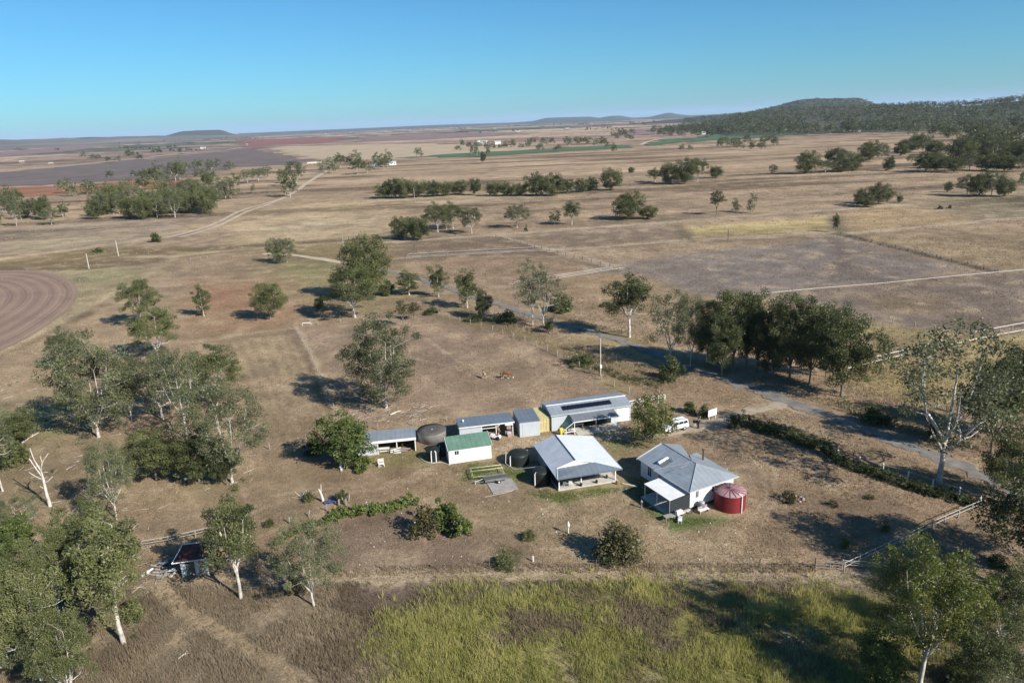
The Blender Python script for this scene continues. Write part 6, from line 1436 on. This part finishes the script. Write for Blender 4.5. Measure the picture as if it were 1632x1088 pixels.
FH = [((626, 263), 9, 7, 3.5, .2, M_white, M_silver, 'white cottage among the trees at the end of the old dirt road'),
      ((600, 266), 6, 5, 3, .3, M_white, M_zinc, 'tiny pale hut left of the white cottage at the road end'),
      ((502, 264), 20, 8, 3.5, .25, M_soil, mat('pale shed roof', (.62, .58, .52), .6), 'long low pale shed beside the old dirt road'),
      ((768, 230), 26, 12, 6, .1, M_white, M_white, 'long white farmstead building among the dark grove'),
      ((793, 231), 14, 12, 6, .2, M_white, M_silver, 'square white farmstead building right of the long one'),
      ((36, 260), 11, 8, 4, .2, M_soil, M_conc, 'pale shed furthest left beside the gravel road'),
      ((82, 263), 9, 7, 3.5, .1, M_soil, M_conc, 'small white house in the trees beside the gravel road'),
      ((324, 237), 16, 10, 5, .1, M_white, M_zinc, 'grey-roofed building in the hedge-like trees of the far left'),
      ((394, 233), 7, 6, 7, .1, M_soil, M_conc, 'small white tower-like building beside the red soil'),
      ((1121, 214), 12, 8, 5, .1, M_white, M_silver, 'white shed beside the gravel bend above the green crop'),
      ((1367, 211), 9, 7, 4, .2, M_white, M_silver, 'white hut at the edge of the wood under the ridge'),
      ((904, 207), 24, 12, 6, .1, M_soil, M_conc, 'white homestead far out on the plain right of the grove'),
      ((826, 212), 18, 12, 5, .1, M_soil, M_conc, 'white farm far out on the plain above the white farmstead')]
for a in FH: far_house(*a[:7], a[7], 'building', 'farm_building')
rr = random.Random(12)
for k in range(7):
    px = 520 + k * 46 + rr.uniform(-8, 8); py = 210 - (px - 500) * .033 + rr.uniform(-1.2, 1.8) + 4
    g = G(px, py); w_ = rr.uniform(12, 26)
    t = thing('farm_building', f'{ORD[k]} from the left of the tiny pale buildings strung along the far plain', 'building', (g[0], g[1], 0), rr.uniform(0, .6), 'tiny far buildings')
    MB().box(-w_ / 2, -5, 0, w_ / 2, 5, 5).obj('wall', M_soil, t); MB().slab([(-w_ / 2 - 1, -6, 5), (w_ / 2 + 1, -6, 5), (w_ / 2 + 1, 0, 7.5), (-w_ / 2 - 1, 0, 7.5)], .3).slab([(-w_ / 2 - 1, .01, 7.5), (w_ / 2 + 1, .01, 7.5), (w_ / 2 + 1, 6, 5), (-w_ / 2 - 1, 6, 5)], .3).obj('roof', M_silver, t)

# ---------------------------------------------------------------- grass: real blades where the photograph shows them
BUILT = [((2, 102), 0)]
FOOT = [wpoly(p) for p in ([(560, 690), (664, 680), (664, 724), (560, 728)], [(664, 683), (720, 672), (720, 742), (664, 742)], [(706, 686), (786, 680), (788, 733), (714, 742)], [(718, 655), (1006, 626), (1008, 690), (730, 705)],
        [(848, 706), (945, 690), (1000, 775), (880, 785)], [(1010, 725), (1090, 700), (1185, 775), (1180, 826), (1050, 826)], [(274, 890), (330, 890), (330, 920), (274, 920)], [(760, 762), (826, 760), (828, 788), (780, 790)])]
ROADL = [(np.array([G(*q)[:2] for q in p]), w_) for p, w_ in (([(600,428),(700,455),(800,487),(900,518),(1000,547),(1100,584),(1200,619),(1320,662),(1480,722),(1640,792),(1760,850)], 3.2), ([(1258,641),(1200,654),(1130,676),(1060,690)], 1.9), ([(420,404),(520,414),(600,428)], 2.0))]
def clear(X, Y):
    ok = np.ones(X.shape, bool)
    for P in FOOT: ok &= sdist(X, Y, P) > .1
    for P, w_ in ROADL: ok &= ldist(X, Y, P) > w_
    return ok
def blades(name, X, Y, h, wd, per, ml, seed, spread, tint, lean=.35):
    """tufts of thin upright triangles"""
    rg = np.random.default_rng(seed); n = len(X); N = n * per
    bx = np.repeat(X, per) + rg.normal(0, 1, N) * np.repeat(spread, per); by = np.repeat(Y, per) + rg.normal(0, 1, N) * np.repeat(spread, per)
    hh = np.repeat(h, per) * rg.uniform(.55, 1.25, N); a = rg.uniform(0, 6.283, N); ww = wd * rg.uniform(.6, 1.4, N) * np.clip(hh / h.mean(), .6, 1.6)
    la = rg.uniform(0, 6.283, N); ll = hh * lean * rg.uniform(.2, 1.3, N)
    z0 = np.full(N, -.03)
    V = np.stack([np.stack([bx - np.cos(a) * ww, by - np.sin(a) * ww, z0], 1), np.stack([bx + np.cos(a) * ww, by + np.sin(a) * ww, z0], 1), np.stack([bx + np.cos(la) * ll, by + np.sin(la) * ll, hh], 1)], 1).reshape(-1, 3)
    T = np.clip(np.repeat(tint, per) + rg.normal(0, .13, N), .02, .98)
    o = link(name, npmesh(name, V, np.arange(N * 3).reshape(-1, 3), ml, tint=T)); o['kind'] = 'stuff'; return o
L_straw = leafmat('dry grass blades', (.15, .11, .075), (.30, .225, .145), (.48, .385, .25), .3)
L_brown = leafmat('brown grass blades', (.14, .108, .072), (.285, .222, .145), (.45, .37, .25), .38)
L_reed = leafmat('yellow green reed blades', (.12, .13, .04), (.36, .355, .11), (.56, .50, .21), .45)
rg = np.random.default_rng(99)
# long dry grass in front of the mown track
FG = wpoly([(-330, 960), (235, 936), (520, 931), (560, 928), (760, 925), (1100, 927), (1400, 930), (1700, 985), (2000, 1300), (-500, 1300)])
def sample(n, x0, x1, y0, y1, f):
    X, Y = rg.uniform(x0, x1, n), rg.uniform(y0, y1, n); k = f(X, Y); return X[k], Y[k]
diag = np.array([G(*q)[:2] for q in [(250, 930), (300, 978), (380, 1025), (450, 1066), (520, 1110)]])
RD = [wpoly([(605, 1010), (640, 985), (720, 958), (850, 945), (960, 938), (1100, 945), (1420, 948), (1500, 1000), (1520, 1300), (640, 1300), (610, 1050)])]
def inreed(X, Y): return sdist(X + 3 * (fbm(X / 5, Y / 5, 3, 2) - .5), Y + 3 * (fbm(X / 5, Y / 5, 4, 2) - .5), RD[0])
X, Y = sample(60000, -62, 62, 42, 74, lambda X, Y: (sdist(X, Y, FG) < 0) & (inreed(X, Y) + rg.normal(0, 1.9, X.shape) > 0) & ((ldist(X, Y, diag) > 1.0) | (rg.uniform(0, 1, X.shape) < .12)))
dn = fbm(X / 4, Y / 4, 61, 3); keep = rg.uniform(0, 1, len(X)) < np.clip((dn - .22) * 2.6, .15, 1); X, Y, dn = X[keep], Y[keep], dn[keep]
dark = sdist(X, Y, wpoly([(560, 925), (760, 920), (1100, 925), (760, 965), (610, 1000), (540, 960)])) < 1
blades('long_dry_grass', X, Y, .24 + .36 * dn * np.where(dark, .7, 1), .026, 9, L_brown, 1, np.full(len(X), .17), np.where(dark, .28, .30 + .7 * (fbm(X / 6, Y / 6, 71, 3) - .2)))
X, Y = sample(60000, -30, 62, 42, 74, lambda X, Y: inreed(X, Y) + rg.normal(0, 1.9, X.shape) < 0)
dn = fbm(X / 3.2, Y / 3.2, 63, 3); g2 = fbm(X / 7, Y / 7, 65, 3)
keep = rg.uniform(0, 1, len(X)) < np.clip((dn - .2) * 2.8, .12, 1); X, Y, dn, g2 = X[keep], Y[keep], dn[keep], g2[keep]
br = g2 + rg.normal(0, .07, len(g2)) > .62
blades('reed_bed', X[~br], Y[~br], .34 + .55 * dn[~br], .03, 11, L_reed, 2, np.full((~br).sum(), .2), .35 + .9 * (dn[~br] - .3))
blades('reed_bed', X[br], Y[br], .28 + .36 * dn[br], .028, 9, L_brown, 3, np.full(br.sum(), .2), .35 + .8 * (dn[br] - .35))
# pale fringe along the fence and track edges
X, Y = sample(60000, -45, 50, 68, 80, lambda X, Y: (ldist(X, Y, np.array([G(*q)[:2] for q in [(500, 914), (640, 909), (800, 905), (1000, 905), (1290, 905)]])) < .9) & (rg.uniform(0, 1, X.shape) < .3))
blades('fence_line_grass', X, Y, np.full(len(X), .3), .03, 5, L_straw, 4, np.full(len(X), .12), .4 + .5 * fbm(X / 2, Y / 2, 5, 2))
# short grazed tussocks over the yards and paddocks
def short(n, r0, r1, h, wd, per, ml, seed, thr, sp, name='dry_grass', t0=.2, fn=None):
    a = rg.uniform(R(-47), R(47), n); r = np.sqrt(rg.uniform(r0 ** 2, r1 ** 2, n)); X, Y = r * np.sin(a), r * np.cos(a)
    d = fbm(X / 9, Y / 9, seed, 4); k = (d + rg.uniform(-.2, .2, n) > thr) & clear(X, Y) & (sdist(X, Y, FG) > 0)
    if fn is not None: k &= fn(X, Y)
    X, Y, d = X[k], Y[k], d[k]
    blades(name, X, Y, h * (.6 + d * .9), wd, per, ml, seed, np.full(len(X), sp), t0 + .6 * d)
short(64000, 60, 150, .13, .04, 4, L_straw, 81, .36, .16)
short(45000, 60, 150, .12, .045, 4, L_brown, 82, .42, .18)
short(48000, 150, 330, .22, .07, 4, L_straw, 83, .40, .3)
short(36000, 150, 330, .22, .08, 4, L_brown, 84, .44, .32)
short(26000, 330, 700, .3, .13, 4, L_brown, 85, .46, .6)
short(30000, 330, 700, .3, .13, 4, L_straw, 86, .46, .6)
# rank grass on the verges beyond the road
VG = wpoly([(1100, 590), (1200, 622), (1330, 665), (1500, 725), (1640, 780), (1640, 560), (1500, 560), (1380, 560), (1350, 600), (1180, 600)])
VG2 = wpoly([(860, 500), (950, 520), (1060, 562), (1100, 575), (1080, 520), (1000, 480), (900, 470)])
VG3 = wpoly([(720, 490), (860, 520), (960, 560), (1060, 600), (1060, 630), (960, 600), (860, 550), (740, 512)])
short(60000, 90, 240, .5, .05, 5, L_straw, 87, .42, .25, 'verge_grass', .15, lambda X, Y: (sdist(X, Y, VG) < 0) | (sdist(X, Y, VG2) < 0) | (sdist(X, Y, VG3) < 0))
# watered lawn
L_lawn = leafmat('green lawn blades', (.035, .055, .015), (.085, .12, .03), (.17, .20, .06), .25)
LW = [wpoly(p) for p, c, f, s in PATCH if c[1] > c[0] and f <= .03 and p[0][1] > 680]
X, Y = sample(90000, -30, 45, 70, 112, lambda X, Y: np.any([sdist(X, Y, P) < .3 for P in LW], 0) & clear(X, Y))
blades('lawn', X, Y, .07 + .06 * fbm(X / 3, Y / 3, 7, 2), .03, 4, L_lawn, 8, np.full(len(X), .12), .3 + .6 * fbm(X / 2.5, Y / 2.5, 9, 3))
# low scrub and fallen sticks under the left grove
def floor_scrub(name, px, n, h, ml, seed):
    P = wpoly(px); rr2 = np.random.default_rng(seed); lo, hi = P.min(0), P.max(0)
    X, Y = rr2.uniform(lo[0], hi[0], n), rr2.uniform(lo[1], hi[1], n); k = (sdist(X, Y, P) < 0) & (fbm(X / 6, Y / 6, seed, 3) > .5); X, Y = X[k], Y[k]
    hh = h * rr2.uniform(.4, 1.3, len(X)); c = np.stack([X, Y, hh * .45], 1)
    V, F, T = leaves(c, hh * 1.1, 30, .24, rr2, .2, .6); V[:, 2] = np.maximum(V[:, 2], 0)
    o = link(name, npmesh(name, V, F, ml, tint=T)); o['kind'] = 'stuff'
floor_scrub('undergrowth', [(0, 600), (150, 620), (210, 720), (130, 800), (0, 850), (-60, 800)], 260, .7, L_grey, 3)
floor_scrub('undergrowth', [(200, 570), (300, 560), (420, 640), (400, 770), (220, 770), (170, 660)], 220, .5, L_grey, 4)
floor_scrub('undergrowth', [(0, 820), (110, 820), (240, 900), (230, 1040), (0, 1100)], 260, .8, L_gum, 5)
floor_scrub('undergrowth', [(1380, 960), (1632, 930), (1680, 1200), (1420, 1200)], 140, .7, L_grey, 6)
floor_scrub('undergrowth', [(1330, 600), (1632, 640), (1632, 720), (1500, 690), (1360, 650)], 130, .6, L_grey, 7)
rr3 = random.Random(31); mb = MB()
for k in range(420):
    px, py = rr3.choice([(rr3.uniform(0, 420), rr3.uniform(600, 790)), (rr3.uniform(560, 690), rr3.uniform(640, 672)), (rr3.uniform(0, 260), rr3.uniform(780, 960))])
    g = G(px, py); a = rr3.uniform(0, 6.28); l = rr3.uniform(.4, 2.2); r_ = rr3.uniform(.015, .045)
    mb.tube([(g[0], g[1], r_), (g[0] + l * math.cos(a), g[1] + l * math.sin(a), r_ + rr3.uniform(0, .15))], [r_, r_ * .5], 4, cap=False)
o = mb.obj('fallen_sticks', M_dead); o['kind'] = 'stuff'

# stones and litter trodden into the yard
rr4 = random.Random(44); mb = MB()
for k in range(900):
    if k < 600: px, py = rr4.uniform(560, 1200), rr4.uniform(690, 900)
    else: px, py = rr4.uniform(700, 1010), rr4.uniform(686, 720)
    g = G(px, py)
    if not clear(np.array([g[0]]), np.array([g[1]]))[0]: continue
    q = rr4.uniform(.04, .15); a = rr4.uniform(0, 3)
    b = [(g[0] + q * math.cos(a + i * 1.57) * rr4.uniform(.6, 1.2), g[1] + q * math.sin(a + i * 1.57) * rr4.uniform(.6, 1.2), -.02) for i in range(4)]
    mb.hexa(b, [(x * .6 + g[0] * .4, y * .6 + g[1] * .4, q * rr4.uniform(.4, .9)) for x, y, z in b], rr4.randrange(3))
o = mb.obj('yard_litter', [M_oldconc, M_timber, M_conc]); o['kind'] = 'stuff'
